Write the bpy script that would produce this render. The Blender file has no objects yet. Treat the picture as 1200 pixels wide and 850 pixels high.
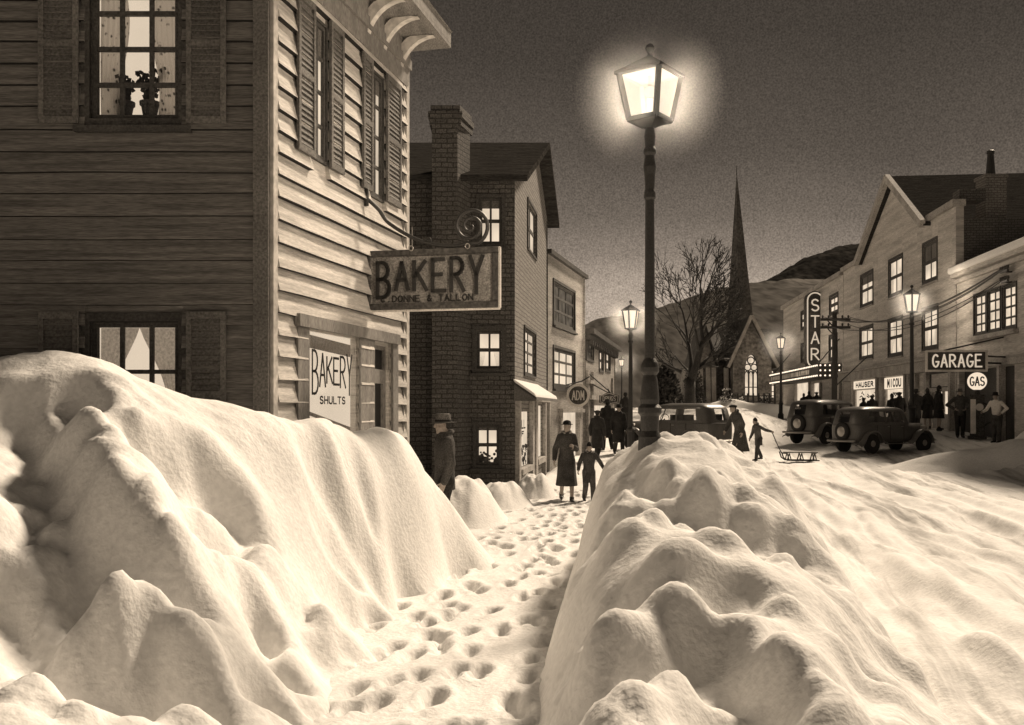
import bpy, bmesh, math, random
import numpy as np
from mathutils import Vector, Matrix, Euler

random.seed(11)
S = bpy.context.scene
COL = S.collection
PI = math.pi
R = math.radians

# ------------------------------------------------------------------ camera
CAM_H, F_PX, HOR = 1.85, 1150.0, 480.0
cam_d = bpy.data.cameras.new("camera")
cam_d.sensor_width = 36.0
cam_d.lens = 36.0 * F_PX / 1200.0
cam_d.shift_y = (HOR - 425.0) / 1200.0
cam_d.clip_start, cam_d.clip_end = 0.1, 4000.0
cam = bpy.data.objects.new("camera", cam_d)
cam.location = (0, 0, CAM_H)
cam.rotation_euler = (R(90), 0, 0)
COL.objects.link(cam)
S.camera = cam

# ------------------------------------------------------------------ exposure
S.view_settings.view_transform = 'Standard'
S.view_settings.look = 'None'
S.view_settings.exposure = 0.0
S.view_settings.gamma = 1.0
S.cycles.use_denoising = True
S.cycles.max_bounces = 6
S.cycles.diffuse_bounces = 3
S.cycles.transparent_max_bounces = 16
S.cycles.volume_bounces = 0
S.cycles.sample_clamp_indirect = 4.0

# ------------------------------------------------------------------ night sky
W = bpy.data.worlds.new("World")
S.world = W
W.use_nodes = True
nt = W.node_tree
nt.nodes.clear()
def wn(t, **kw):
    n = nt.nodes.new(t)
    for k, v in kw.items(): setattr(n, k, v)
    return n
out = wn('ShaderNodeOutputWorld'); bg = wn('ShaderNodeBackground')
tc = wn('ShaderNodeTexCoord'); sep = wn('ShaderNodeSeparateXYZ')
nt.links.new(tc.outputs['Generated'], sep.inputs[0])
ramp = wn('ShaderNodeValToRGB')
cr = ramp.color_ramp
SKY = [(0.0, .34), (.06, .48), (.115, .44), (.15, .27), (.19, .165), (.25, .10), (.34, .062), (.46, .046), (1.0, .04)]
def sky_c(v): return (v, v * .82, v * .66, 1)
cr.elements[0].position, cr.elements[0].color = SKY[0][0], sky_c(SKY[0][1])
cr.elements[1].position, cr.elements[1].color = SKY[-1][0], sky_c(SKY[-1][1])
for p, v in SKY[1:-1]:
    e = cr.elements.new(p); e.color = sky_c(v)
nz = wn('ShaderNodeTexNoise'); nz.inputs['Scale'].default_value = 3.2
nz.inputs['Detail'].default_value = 4
nt.links.new(tc.outputs['Generated'], nz.inputs['Vector'])
md = wn('ShaderNodeMath', operation='MULTIPLY_ADD')
nt.links.new(nz.outputs[0], md.inputs[0]); md.inputs[1].default_value = .10
nt.links.new(sep.outputs['Z'], md.inputs[2])
m2 = wn('ShaderNodeMath', operation='SUBTRACT'); nt.links.new(md.outputs[0], m2.inputs[0]); m2.inputs[1].default_value = .05
nt.links.new(m2.outputs[0], ramp.inputs[0])
back_dim = wn('ShaderNodeMapRange')          # sky dimmed behind the camera to darken surfaces facing it
back_dim.inputs[1].default_value = -.7; back_dim.inputs[2].default_value = .55; back_dim.inputs[3].default_value = .30; back_dim.inputs[4].default_value = 1.0
nt.links.new(sep.outputs['Y'], back_dim.inputs[0])
gr = wn('ShaderNodeTexNoise'); gr.inputs['Scale'].default_value = 620; gr.inputs['Detail'].default_value = 1.5
nt.links.new(tc.outputs['Generated'], gr.inputs['Vector'])
gm = wn('ShaderNodeMapRange'); gm.inputs[1].default_value = .25; gm.inputs[2].default_value = .75
gm.inputs[3].default_value = .66; gm.inputs[4].default_value = 1.34
nt.links.new(gr.outputs[0], gm.inputs[0])
vm = wn('ShaderNodeVectorMath', operation='SCALE')
nt.links.new(ramp.outputs[0], vm.inputs[0]); nt.links.new(gm.outputs[0], vm.inputs['Scale'])
nt.links.new(vm.outputs[0], bg.inputs['Color']); nt.links.new(back_dim.outputs[0], bg.inputs['Strength'])
nt.links.new(bg.outputs[0], out.inputs[0])

# ------------------------------------------------------------------ low moonlight through thin cloud
sun_d = bpy.data.lights.new("moonlight", 'SUN')
sun_d.energy = 5.0
sun_d.angle = R(8)
sun_d.color = (1.0, .82, .625)
sun = bpy.data.objects.new("moonlight", sun_d)
SUN_DIR = Vector((.44, .60, .66)).normalized()      # towards the moon
sun.rotation_euler = (-SUN_DIR).to_track_quat('-Z', 'Y').to_euler()
sun.location = (20, 5, 30)
COL.objects.link(sun)
LAMP_W = 1500.0          # main street lamp
FAR_LAMP_W = 800.0
LAMP_C = (1.0, .82, .62)

# ------------------------------------------------------------------ pixel helpers (1200 x 850 frame)
def at(px, py, D):
    return Vector(((px - 600) / F_PX * D, D, CAM_H + (HOR - py) / F_PX * D))
def ss(t):
    t = np.clip(t, 0, 1); return t * t * (3 - 2 * t)
def zs(X, Y):
    xw = X - (10.4 + .1 * Y)                     # the right pavement is banked up, and drops by the cinema
    return 1.95 * ss((Y - 22) / 44.0) * (1 - .36 * ss(xw / 2.5 + .9) * ss((Y - 38) / 12) * (1 - ss((Y - 68) / 8))) + .38 * ss(xw / 1.8) * ss((Y - 22) / 6) * (1 - ss((Y - 38) / 8))
def gp(px, py, d0=4.0):
    """where the pixel's ray meets the plain street surface"""
    D = d0
    while D < 110:
        p = at(px, py, D)
        if p.z <= float(zs(p.x, p.y)): return p
        D += .05
    return at(px, py, 110)
def zg(x, y): return float(zs(x, y))

# ------------------------------------------------------------------ numpy noise
def _h(ix, iy, seed):
    n = (ix.astype(np.int64) * 374761393 + iy.astype(np.int64) * 668265263 + seed * 974711) & 0xffffffff
    n = ((n ^ (n >> 13)) * 1274126177) & 0xffffffff
    n = n ^ (n >> 16)
    return (n & 0xffff) / 65535.0
def vnoise(x, y, seed=0):
    x = np.asarray(x, float); y = np.asarray(y, float)
    ix, iy = np.floor(x), np.floor(y)
    fx, fy = x - ix, y - iy
    fx = fx * fx * fx * (fx * (fx * 6 - 15) + 10); fy = fy * fy * fy * (fy * (fy * 6 - 15) + 10)
    a, b = _h(ix, iy, seed), _h(ix + 1, iy, seed)
    c, d = _h(ix, iy + 1, seed), _h(ix + 1, iy + 1, seed)
    return (a * (1 - fx) + b * fx) * (1 - fy) + (c * (1 - fx) + d * fx) * fy
def fbm(x, y, seed=0, oct=3):
    v, a, t = 0, 1, 0
    for i in range(oct):
        v = v + a * (vnoise(x * 2 ** i, y * 2 ** i, seed + i * 17) - .5); t += a; a *= .5
    return v / t * 2

# ------------------------------------------------------------------ materials
def node_mat(name):
    m = bpy.data.materials.new(name); m.use_nodes = True
    t = m.node_tree; t.nodes.clear()
    o = t.nodes.new('ShaderNodeOutputMaterial')
    return m, t, o
def mat(name, v, rough=.8, grain=.35, gs=55, blot=.25, bs=1.6, bump=.15, metal=0.0, spec=.3, tint=(1, .95, .89), stretch=None, uv=False):
    m, t, o = node_mat(name)
    p = t.nodes.new('ShaderNodeBsdfPrincipled')
    p.inputs['Roughness'].default_value = rough
    p.inputs['Metallic'].default_value = metal
    p.inputs['Specular IOR Level'].default_value = spec
    c = t.nodes.new('ShaderNodeTexCoord')
    src = c.outputs['UV' if uv else 'Object']
    if stretch:
        mp = t.nodes.new('ShaderNodeMapping'); mp.inputs['Scale'].default_value = stretch
        t.links.new(src, mp.inputs[0]); src = mp.outputs[0]
    n1 = t.nodes.new('ShaderNodeTexNoise'); n1.inputs['Scale'].default_value = gs; n1.inputs['Detail'].default_value = 2
    n2 = t.nodes.new('ShaderNodeTexNoise'); n2.inputs['Scale'].default_value = bs; n2.inputs['Detail'].default_value = 3
    t.links.new(src, n1.inputs['Vector']); t.links.new(src, n2.inputs['Vector'])
    def mr(n, a):
        q = t.nodes.new('ShaderNodeMapRange'); q.inputs[1].default_value = .3; q.inputs[2].default_value = .7
        q.inputs[3].default_value = 1 - a; q.inputs[4].default_value = 1 + a; t.links.new(n.outputs[0], q.inputs[0]); return q
    a, b = mr(n1, grain), mr(n2, blot)
    mm = t.nodes.new('ShaderNodeMath'); mm.operation = 'MULTIPLY'
    t.links.new(a.outputs[0], mm.inputs[0]); t.links.new(b.outputs[0], mm.inputs[1])
    vs = t.nodes.new('ShaderNodeVectorMath'); vs.operation = 'SCALE'
    vs.inputs[0].default_value = (v * tint[0], v * tint[1], v * tint[2])
    t.links.new(mm.outputs[0], vs.inputs['Scale'])
    t.links.new(vs.outputs[0], p.inputs['Base Color'])
    if bump:
        bp = t.nodes.new('ShaderNodeBump'); bp.inputs['Strength'].default_value = bump; bp.inputs['Distance'].default_value = .01
        t.links.new(n1.outputs[0], bp.inputs['Height']); t.links.new(bp.outputs[0], p.inputs['Normal'])
    t.links.new(p.outputs[0], o.inputs[0])
    return m
def mat_brick(name, v1, v2, vm, bw=.24, rh=.10, mort=.014):
    m, t, o = node_mat(name)
    p = t.nodes.new('ShaderNodeBsdfPrincipled'); p.inputs['Roughness'].default_value = .9
    c = t.nodes.new('ShaderNodeTexCoord'); b = t.nodes.new('ShaderNodeTexBrick')
    wob = t.nodes.new('ShaderNodeTexNoise'); wob.inputs['Scale'].default_value = 2.5
    t.links.new(c.outputs['UV'], wob.inputs['Vector'])
    ad = t.nodes.new('ShaderNodeVectorMath'); ad.operation = 'MULTIPLY_ADD'
    ad.inputs[1].default_value = (.05, .05, 0)
    t.links.new(wob.outputs['Color'], ad.inputs[0]); t.links.new(c.outputs['UV'], ad.inputs[2])
    t.links.new(ad.outputs[0], b.inputs['Vector'])
    for k, v in (('Color1', v1), ('Color2', v2), ('Mortar', vm)): b.inputs[k].default_value = (v, v * .94, v * .87, 1)
    b.inputs['Scale'].default_value = 1.0; b.inputs['Mortar Size'].default_value = mort
    b.inputs['Brick Width'].default_value = bw; b.inputs['Row Height'].default_value = rh
    b.inputs['Mortar Smooth'].default_value = .3
    n = t.nodes.new('ShaderNodeTexNoise'); n.inputs['Scale'].default_value = 30; n.inputs['Detail'].default_value = 3
    t.links.new(c.outputs['UV'], n.inputs['Vector'])
    q = t.nodes.new('ShaderNodeMapRange'); q.inputs[1].default_value = .3; q.inputs[2].default_value = .7; q.inputs[3].default_value = .45; q.inputs[4].default_value = 1.55
    t.links.new(n.outputs[0], q.inputs[0])
    vs = t.nodes.new('ShaderNodeVectorMath'); vs.operation = 'SCALE'
    t.links.new(b.outputs['Color'], vs.inputs[0]); t.links.new(q.outputs[0], vs.inputs['Scale'])
    t.links.new(vs.outputs[0], p.inputs['Base Color'])
    bp = t.nodes.new('ShaderNodeBump'); bp.inputs['Strength'].default_value = .6; bp.inputs['Distance'].default_value = .01; bp.invert = True
    t.links.new(b.outputs['Fac'], bp.inputs['Height']); t.links.new(bp.outputs[0], p.inputs['Normal'])
    t.links.new(p.outputs[0], o.inputs[0])
    return m
def mat_emit(name, s, c=LAMP_C, var=0.0, sc=3.0):
    m, t, o = node_mat(name)
    e = t.nodes.new('ShaderNodeEmission'); e.inputs['Color'].default_value = (c[0], c[1], c[2], 1)
    e.inputs['Strength'].default_value = s
    if var:
        tcn = t.nodes.new('ShaderNodeTexCoord'); n = t.nodes.new('ShaderNodeTexNoise'); n.inputs['Scale'].default_value = sc
        t.links.new(tcn.outputs['Object'], n.inputs['Vector'])
        q = t.nodes.new('ShaderNodeMapRange'); q.inputs[1].default_value = .35; q.inputs[2].default_value = .65
        q.inputs[3].default_value = s * (1 - var); q.inputs[4].default_value = s
        t.links.new(n.outputs[0], q.inputs[0]); t.links.new(q.outputs[0], e.inputs['Strength'])
    t.links.new(e.outputs[0], o.inputs[0])
    return m
def mat_glass(name, refl=.10, tint=.96):
    m, t, o = node_mat(name)
    a = t.nodes.new('ShaderNodeBsdfTransparent'); a.inputs[0].default_value = (tint, tint, tint, 1)
    g = t.nodes.new('ShaderNodeBsdfGlossy'); g.inputs['Roughness'].default_value = .06; g.inputs[0].default_value = (.9, .9, .9, 1)
    x = t.nodes.new('ShaderNodeMixShader'); x.inputs[0].default_value = refl
    t.links.new(a.outputs[0], x.inputs[1]); t.links.new(g.outputs[0], x.inputs[2]); t.links.new(x.outputs[0], o.inputs[0])
    return m
def mat_lamp_glass(name, s, clear):
    m, t, o = node_mat(name)
    a = t.nodes.new('ShaderNodeBsdfTransparent')
    g = t.nodes.new('ShaderNodeEmission'); g.inputs[0].default_value = LAMP_C + (1,); g.inputs[1].default_value = s
    x = t.nodes.new('ShaderNodeMixShader'); x.inputs[0].default_value = 1 - clear
    t.links.new(a.outputs[0], x.inputs[1]); t.links.new(g.outputs[0], x.inputs[2]); t.links.new(x.outputs[0], o.inputs[0])
    return m
def mat_curtain(name, v, dots=False):
    m, t, o = node_mat(name)
    d = t.nodes.new('ShaderNodeBsdfDiffuse'); tr = t.nodes.new('ShaderNodeBsdfTranslucent')
    x = t.nodes.new('ShaderNodeMixShader'); x.inputs[0].default_value = .7
    c = t.nodes.new('ShaderNodeTexCoord')
    n = t.nodes.new('ShaderNodeTexVoronoi' if dots else 'ShaderNodeTexNoise'); n.inputs['Scale'].default_value = 14 if dots else 40
    t.links.new(c.outputs['Object'], n.inputs['Vector'])
    q = t.nodes.new('ShaderNodeMapRange')
    q.inputs[1].default_value = .12 if dots else .3; q.inputs[2].default_value = .3 if dots else .7
    q.inputs[3].default_value = .12 if dots else .6; q.inputs[4].default_value = 1.0
    t.links.new(n.outputs[0], q.inputs[0])
    vs = t.nodes.new('ShaderNodeVectorMath'); vs.operation = 'SCALE'; vs.inputs[0].default_value = (v, v * .95, v * .9)
    t.links.new(q.outputs[0], vs.inputs['Scale'])
    t.links.new(vs.outputs[0], d.inputs[0]); t.links.new(vs.outputs[0], tr.inputs[0])
    t.links.new(d.outputs[0], x.inputs[1]); t.links.new(tr.outputs[0], x.inputs[2]); t.links.new(x.outputs[0], o.inputs[0])
    return m
def mat_mist(name, dens, rad):
    """thin ice mist round a lamp: scatters the lamp's own light, thinning outwards"""
    m, t, o = node_mat(name)
    c = t.nodes.new('ShaderNodeTexCoord'); ln = t.nodes.new('ShaderNodeVectorMath'); ln.operation = 'LENGTH'
    t.links.new(c.outputs['Object'], ln.inputs[0])
    q = t.nodes.new('ShaderNodeValToRGB'); e = q.color_ramp.elements; e[0].position = .40; e[0].color = (0, 0, 0, 1); e[1].position = 1.0; e[1].color = (0, 0, 0, 1)
    for ps, vl in ((.44, dens), (.62, dens * .62), (.8, dens * .3)):
        k = e.new(ps); k.color = (vl, vl, vl, 1)
    dv = t.nodes.new('ShaderNodeMath'); dv.operation = 'DIVIDE'; dv.inputs[1].default_value = rad
    t.links.new(ln.outputs['Value'], dv.inputs[0]); t.links.new(dv.outputs[0], q.inputs[0])
    v = t.nodes.new('ShaderNodeVolumeScatter'); v.inputs['Color'].default_value = (1, 1, 1, 1)
    t.links.new(q.outputs[0], v.inputs['Density'])
    t.links.new(v.outputs[0], o.inputs['Volume'])
    return m

M = {}
M['snow'] = mat('fresh_snow', .86, rough=.9, grain=.07, gs=24, blot=.03, bs=3, bump=.75, spec=.15, tint=(1, .985, .96))
def mat_slush():
    m = mat('rutted_street_snow', .86, rough=.8, grain=.07, gs=22, blot=.04, bs=3, bump=.7, spec=.2, tint=(1, .985, .96)); t = m.node_tree
    p = next(n for n in t.nodes if n.type == 'BSDF_PRINCIPLED'); src = p.inputs['Base Color'].links[0].from_socket
    c = t.nodes.new('ShaderNodeTexCoord'); mp = t.nodes.new('ShaderNodeMapping'); mp.vector_type = 'TEXTURE'; mp.inputs['Rotation'].default_value = (0, 0, -.19)
    sc = t.nodes.new('ShaderNodeMapping'); sc.inputs['Scale'].default_value = (1.9, .13, 1)
    t.links.new(c.outputs['Object'], mp.inputs[0]); t.links.new(mp.outputs[0], sc.inputs[0])
    n = t.nodes.new('ShaderNodeTexNoise'); n.inputs['Scale'].default_value = 1.0; n.inputs['Detail'].default_value = 6; n.inputs['Roughness'].default_value = .62; n.inputs['Distortion'].default_value = .35
    t.links.new(sc.outputs[0], n.inputs['Vector'])
    q = t.nodes.new('ShaderNodeMapRange'); q.inputs[1].default_value = .50; q.inputs[2].default_value = .66; q.inputs[3].default_value = 0; q.inputs[4].default_value = .85
    t.links.new(n.outputs[0], q.inputs[0])
    x = t.nodes.new('ShaderNodeMix'); x.data_type = 'RGBA'; x.inputs[7].default_value = (.20, .19, .175, 1)
    t.links.new(q.outputs[0], x.inputs[0]); t.links.new(src, x.inputs[6]); t.links.new(x.outputs[2], p.inputs['Base Color'])
    return m
M['slush'] = mat_slush()
M['trodden'] = mat('trodden_snow', .84, rough=.85, grain=.10, gs=26, blot=.06, bs=5, bump=.9, spec=.15, tint=(1, .985, .96))
M['clapside'] = mat('shaded_clapboard', .165, grain=.4, gs=9, blot=.35, bs=1.2, bump=.3, stretch=(1.1, 1.1, 24))  # side wall boards: shade put into a darker colour
M['clap'] = mat('lit_clapboard', .52, grain=.2, gs=11, blot=.25, bs=1.5, bump=.25, stretch=(1.1, 1.1, 18))  # street wall boards: lamplight put into a paler colour
M['trim'] = mat('painted_trim', .20, grain=.35, gs=10, blot=.25, bs=1.0, stretch=(9, 1.5, 1), uv=True)
M['paletrim'] = mat('pale_trim', .5, grain=.25, gs=12, blot=.2)
M['shutter'] = mat('dark_shutter_paint', .13, grain=.4, gs=40)
M['dark'] = mat('dark_wood', .065, grain=.4, gs=40)
M['black'] = mat('black_and_lap_shade', .02, grain=.2)
M['iron'] = mat('black_cast_iron', .028, rough=.5, grain=.35, gs=60, spec=.5, bump=.3)
M['lantern'] = mat('black_lantern_iron', .010, rough=1, spec=0, grain=.3, bump=0)  # even near-black iron without gloss
M['brick'] = mat_brick('dark_and_shaded_brick', .12, .08, .04)
M['brickpale'] = mat_brick('grey_and_lit_brick', .24, .18, .09)
M['roof'] = mat('shingle_roof', .045, rough=1, spec=.0, grain=.5, gs=6, blot=.4, bs=1, stretch=(1.5, 9, 1), uv=True, bump=.6)
M['stucco'] = mat('grey_siding', .46, grain=.3, gs=5, blot=.25, bs=.5, stretch=(.6, 9, 1), uv=True)
M['stuccod'] = mat('dull_siding', .30, grain=.3, gs=5, blot=.25, bs=.5, stretch=(.6, 9, 1), uv=True)
M['stone'] = mat('church_stone', .17, grain=.5, gs=4, blot=.4, bs=.7, uv=True)
M['slate'] = mat('church_slate', .07, grain=.5, gs=5, blot=.3, bs=.8)
M['stonepale'] = mat('pale_stone', .34, grain=.3, gs=20)
M['bark'] = mat('bark', .05, grain=.4, gs=20)
M['leaf'] = mat('dark_evergreen', .055, grain=.5, gs=8)
M['hill'] = mat('wooded_hill', .12, rough=1, spec=0, grain=.4, gs=.5, blot=.35, bs=.02, bump=0, stretch=(1, .08, .8))
M['hilldark'] = mat('dark_wooded_hill', .035, rough=1, spec=0, grain=.6, gs=.4, blot=.35, bs=.02, bump=0, stretch=(1, .08, .8))
M['lit'] = mat_emit('lit_window_pane', .95, var=.35, sc=1.1)
M['room'] = mat_emit('lit_room', .98, var=.06, sc=1.5)
M['dim'] = mat_emit('dim_window_pane', .16, var=.6, sc=2)
M['shop'] = mat_emit('bright_shop_pane', .92, var=.25, sc=1.6)
M['glass'] = mat_glass('window_glass')
M['carglass'] = mat_glass('car_glass', .10, .95)
M['lampglass'] = mat_lamp_glass('lamp_glass', 1.0, .58)
M['farglass'] = mat_lamp_glass('far_lamp_glass', 1.1, .5)
M['bulb'] = mat_emit('bulb', 1.6)
M['curtain'] = mat_curtain('lace_curtain', .8, True)
M['sheer'] = mat_curtain('sheer_curtain', .8)
M['blind'] = mat_curtain('blind_and_reflection', .5)
M['terracotta'] = mat('clay_pot', .09, grain=.3)
M['signboard'] = mat('hammered_sign_board', .20, grain=.5, gs=50, blot=.3, bs=6)
M['signdark'] = mat('dark_sign_board', .07, grain=.5, gs=25)
M['signpale'] = mat('pale_sign_edge', .62, grain=.2)
M['letter'] = mat('dark_lettering', .03, grain=.3)
M['neon'] = mat_emit('lit_tube_lettering', .62)
M['neonband'] = mat_emit('lit_band', .75, var=.2)
M['globe'] = mat_emit('lit_globe', .93)
M['coat'] = mat('dark_wool', .065, rough=.95, grain=.5, gs=60, blot=.4, bs=5)
M['coat2'] = mat('grey_wool', .10, rough=.95, grain=.5, gs=60, blot=.4, bs=5)
M['coat3'] = mat('black_wool', .03, rough=.95, grain=.5, gs=60, blot=.4, bs=5)
M['fur'] = mat('pale_fur', .3, rough=1, grain=.5, gs=70)
M['shirt'] = mat('white_shirt', .7, grain=.2)
M['skin'] = mat('skin', .36, rough=.6, grain=.12, blot=.1, bump=.05, tint=(1, .86, .75))
M['hair'] = mat('dark_hair', .04, grain=.4)
M['leather'] = mat('dark_leather', .035, rough=.5)
M['paint'] = mat('dark_car_paint', .085, rough=.38, grain=.3, gs=40, spec=.5, bump=.05)
M['fender'] = mat('fender_paint', .14, rough=.35, grain=.3, gs=40, spec=.5, bump=.05)
M['tyre'] = mat('tyre_rubber', .03, rough=.9)
M['chrome'] = mat('dull_chrome', .35, rough=.35, metal=.7, grain=.2)
M['wood'] = mat('sled_wood', .10, grain=.4)
M['pumpwhite'] = mat('pump_enamel', .7, rough=.4, grain=.15)
M['awning'] = mat('awning_canvas', .13, grain=.3)

# ------------------------------------------------------------------ mesh building
class MB:
    def __init__(s): s.v, s.f = [], []
    def add(s, vs, fs):
        o = len(s.v); s.v += [tuple(v) for v in vs]; s.f += [tuple(i + o for i in f) for f in fs]; return s
    def hexa(s, p):          # 8 points, bottom ring then top ring
        return s.add(p, [(0, 3, 2, 1), (4, 5, 6, 7), (0, 1, 5, 4), (1, 2, 6, 5), (2, 3, 7, 6), (3, 0, 4, 7)])
    def box(s, a, b):
        (x0, y0, z0), (x1, y1, z1) = a, b
        return s.hexa([(x0, y0, z0), (x1, y0, z0), (x1, y1, z0), (x0, y1, z0), (x0, y0, z1), (x1, y0, z1), (x1, y1, z1), (x0, y1, z1)])
    def bar(s, p, q, w, h=None, up=(0, 0, 1)):
        p, q = Vector(p), Vector(q); h = h or w
        d = (q - p).normalized(); up = Vector(up)
        if abs(d.dot(up)) > .98: up = Vector((0, 1, 0))
        a = d.cross(up).normalized() * (w / 2); b = a.cross(d).normalized() * (h / 2)
        return s.hexa([p - a - b, p + a - b, q + a - b, q - a - b, p - a + b, p + a + b, q + a + b, q - a + b])
    def tube(s, pts, rad, n=8, caps=True, flat=None):
        pts = [Vector(p) for p in pts]
        if not isinstance(rad, (list, tuple)): rad = [rad] * len(pts)
        o = len(s.v); prev = None
        for i, p in enumerate(pts):
            d = (pts[min(i + 1, len(pts) - 1)] - pts[max(i - 1, 0)])
            d = d.normalized() if d.length > 1e-9 else Vector((0, 0, 1))
            if prev is None:
                u = Vector((0, 0, 1)) if abs(d.z) < .9 else Vector((1, 0, 0))
                if flat: u = Vector(flat)
                a = d.cross(u).normalized()
            else:
                a = (prev - d * prev.dot(d)).normalized()
            b = d.cross(a); prev = a
            for k in range(n):
                t = 2 * PI * k / n
                s.v.append(tuple(p + (a * math.cos(t) + b * math.sin(t)) * rad[i]))
        for i in range(len(pts) - 1):
            for k in range(n):
                s.f.append((o + i * n + k, o + i * n + (k + 1) % n, o + (i + 1) * n + (k + 1) % n, o + (i + 1) * n + k))
        if caps:
            s.f.append(tuple(o + k for k in range(n))[::-1]); e = o + (len(pts) - 1) * n
            s.f.append(tuple(e + k for k in range(n)))
        return s
    def lathe(s, prof, c=(0, 0, 0), n=16, axis='z'):
        o = len(s.v)
        for r, z in prof:
            for k in range(n):
                t = 2 * PI * k / n; a, b = r * math.cos(t), r * math.sin(t)
                v = (a, b, z) if axis == 'z' else ((a, z, b) if axis == 'y' else (z, a, b))
                s.v.append((v[0] + c[0], v[1] + c[1], v[2] + c[2]))
        for i in range(len(prof) - 1):
            for k in range(n):
                s.f.append((o + i * n + k, o + i * n + (k + 1) % n, o + (i + 1) * n + (k + 1) % n, o + (i + 1) * n + k))
        s.f.append(tuple(o + k for k in range(n))[::-1]); e = o + (len(prof) - 1) * n
        s.f.append(tuple(e + k for k in range(n)))
        return s
    def rings(s, rr):        # list of equal-length rings of points, closed
        o = len(s.v); n = len(rr[0])
        for r in rr: s.v += [tuple(p) for p in r]
        for i in range(len(rr) - 1):
            for k in range(n):
                s.f.append((o + i * n + k, o + i * n + (k + 1) % n, o + (i + 1) * n + (k + 1) % n, o + (i + 1) * n + k))
        s.f.append(tuple(o + k for k in range(n))[::-1]); e = o + (len(rr) - 1) * n
        s.f.append(tuple(e + k for k in range(n)))
        return s
    def prism(s, poly, vec):  # planar polygon (3D points) swept by vec
        n = len(poly); poly = [Vector(p) for p in poly]; vec = Vector(vec)
        fs = [tuple(range(n))[::-1], tuple(range(n, 2 * n))] + [(i, (i + 1) % n, n + (i + 1) % n, n + i) for i in range(n)]
        return s.add(poly + [p + vec for p in poly], fs)
    def ball(s, c, r, n=12, m=8, sq=(1, 1, 1)):
        pr = [(max(1e-4, math.sin(PI * i / m)), -math.cos(PI * i / m)) for i in range(m + 1)]
        rr = [[(c[0] + r * sq[0] * a * math.cos(2 * PI * k / n), c[1] + r * sq[1] * a * math.sin(2 * PI * k / n), c[2] + r * sq[2] * z) for k in range(n)] for a, z in pr]
        return s.rings(rr)
    def mesh(s, name, m=None, smooth=False, uv=True):
        me = bpy.data.meshes.new(name); me.from_pydata(s.v, [], s.f)
        bm = bmesh.new(); bm.from_mesh(me)
        bmesh.ops.recalc_face_normals(bm, faces=bm.faces)
        if uv:
            L = bm.loops.layers.uv.new('UVMap')
            for f in bm.faces:
                n = f.normal
                t = Vector((-n.y, n.x, 0))
                t = t.normalized() if t.length > .05 else Vector((1, 0, 0))
                b = n.cross(t)
                for l in f.loops: l[L].uv = (l.vert.co.dot(t), l.vert.co.dot(b))
        bm.to_mesh(me); bm.free()
        if m: me.materials.append(m)
        if smooth:
            for p in me.polygons: p.use_smooth = True
        return me
    def split(s, name, m, parent=None, smooth=False, **kw):
        """one object per loose piece"""
        r = list(range(len(s.v)))
        def fd(i):
            while r[i] != i: r[i] = r[r[i]]; i = r[i]
            return i
        for f in s.f:
            for q in f[1:]: r[fd(q)] = fd(f[0])
        gs = {}
        for f in s.f: gs.setdefault(fd(f[0]), []).append(f)
        res = []
        for fs in gs.values():
            us = sorted({i for f in fs for i in f}); ix = {u: k for k, u in enumerate(us)}
            b = MB(); b.v = [s.v[u] for u in us]; b.f = [tuple(ix[i] for i in f) for f in fs]
            res.append(b.build(name, m, parent, smooth, **kw))
        return res
    def build(s, name, m, parent=None, smooth=False, **kw):
        o = bpy.data.objects.new(name, s.mesh(name, m, smooth))
        COL.objects.link(o)
        if parent is not None:
            o.parent = parent
            o.matrix_parent_inverse = base_matrix(parent).inverted() if kw.get('world') else Matrix.Identity(4)
        return o
def base_matrix(o):
    m = Matrix.LocRotScale(o.location, o.rotation_euler, o.scale)
    if o.parent: m = base_matrix(o.parent) @ o.matrix_parent_inverse @ m
    return m
def tag(o, label=None, cat=None, group=None, kind=None):
    if label: o['label'] = label
    if cat: o['category'] = cat
    if group: o['group'] = group
    if kind: o['kind'] = kind
    return o
def thing(name, label, cat, loc=(0, 0, 0), rz=0, group=None):
    o = bpy.data.objects.new(name, None); COL.objects.link(o)
    o.location = loc; o.rotation_euler = (0, 0, rz); o.empty_display_size = .3
    return tag(o, label, cat, group)
def dup(o, parent=None):
    c = o.copy(); COL.objects.link(c)
    if parent is not None:
        c.parent = parent; c.matrix_parent_inverse = o.matrix_parent_inverse.copy()
    for ch in [x for x in o.children]: dup(ch, c)
    return c
def soft_edges(o, w=.01, seg=2):
    b = o.modifiers.new('bevel', 'BEVEL'); b.width = w; b.segments = seg; b.limit_method = 'ANGLE'
    return o

class Frame:
    """vertical wall plane: u runs to the right as seen from outside, d outwards, z up"""
    def __init__(s, x0, y0, x1, y1):
        s.o = Vector((x0, y0, 0)); d = Vector((x1 - x0, y1 - y0, 0)); s.L = d.length; s.u = d.normalized()
        s.n = Vector((s.u.y, -s.u.x, 0))
    def p(s, u, z, d=0): return s.o + s.u * u + s.n * d + Vector((0, 0, z))
    def box(s, mb, u0, u1, z0, z1, d0, d1):
        P = s.p
        return mb.hexa([P(u0, z0, d1), P(u1, z0, d1), P(u1, z0, d0), P(u0, z0, d0), P(u0, z1, d1), P(u1, z1, d1), P(u1, z1, d0), P(u0, z1, d0)])
    def px(s, px):
        """u where this wall line crosses the vertical image line px"""
        k = (px - 600) / F_PX
        return (k * s.o.y - s.o.x) / (s.u.x - k * s.u.y)
    def zpx(s, px, py):
        u = s.px(px); return CAM_H + (HOR - py) / F_PX * s.p(u, 0).y

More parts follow.
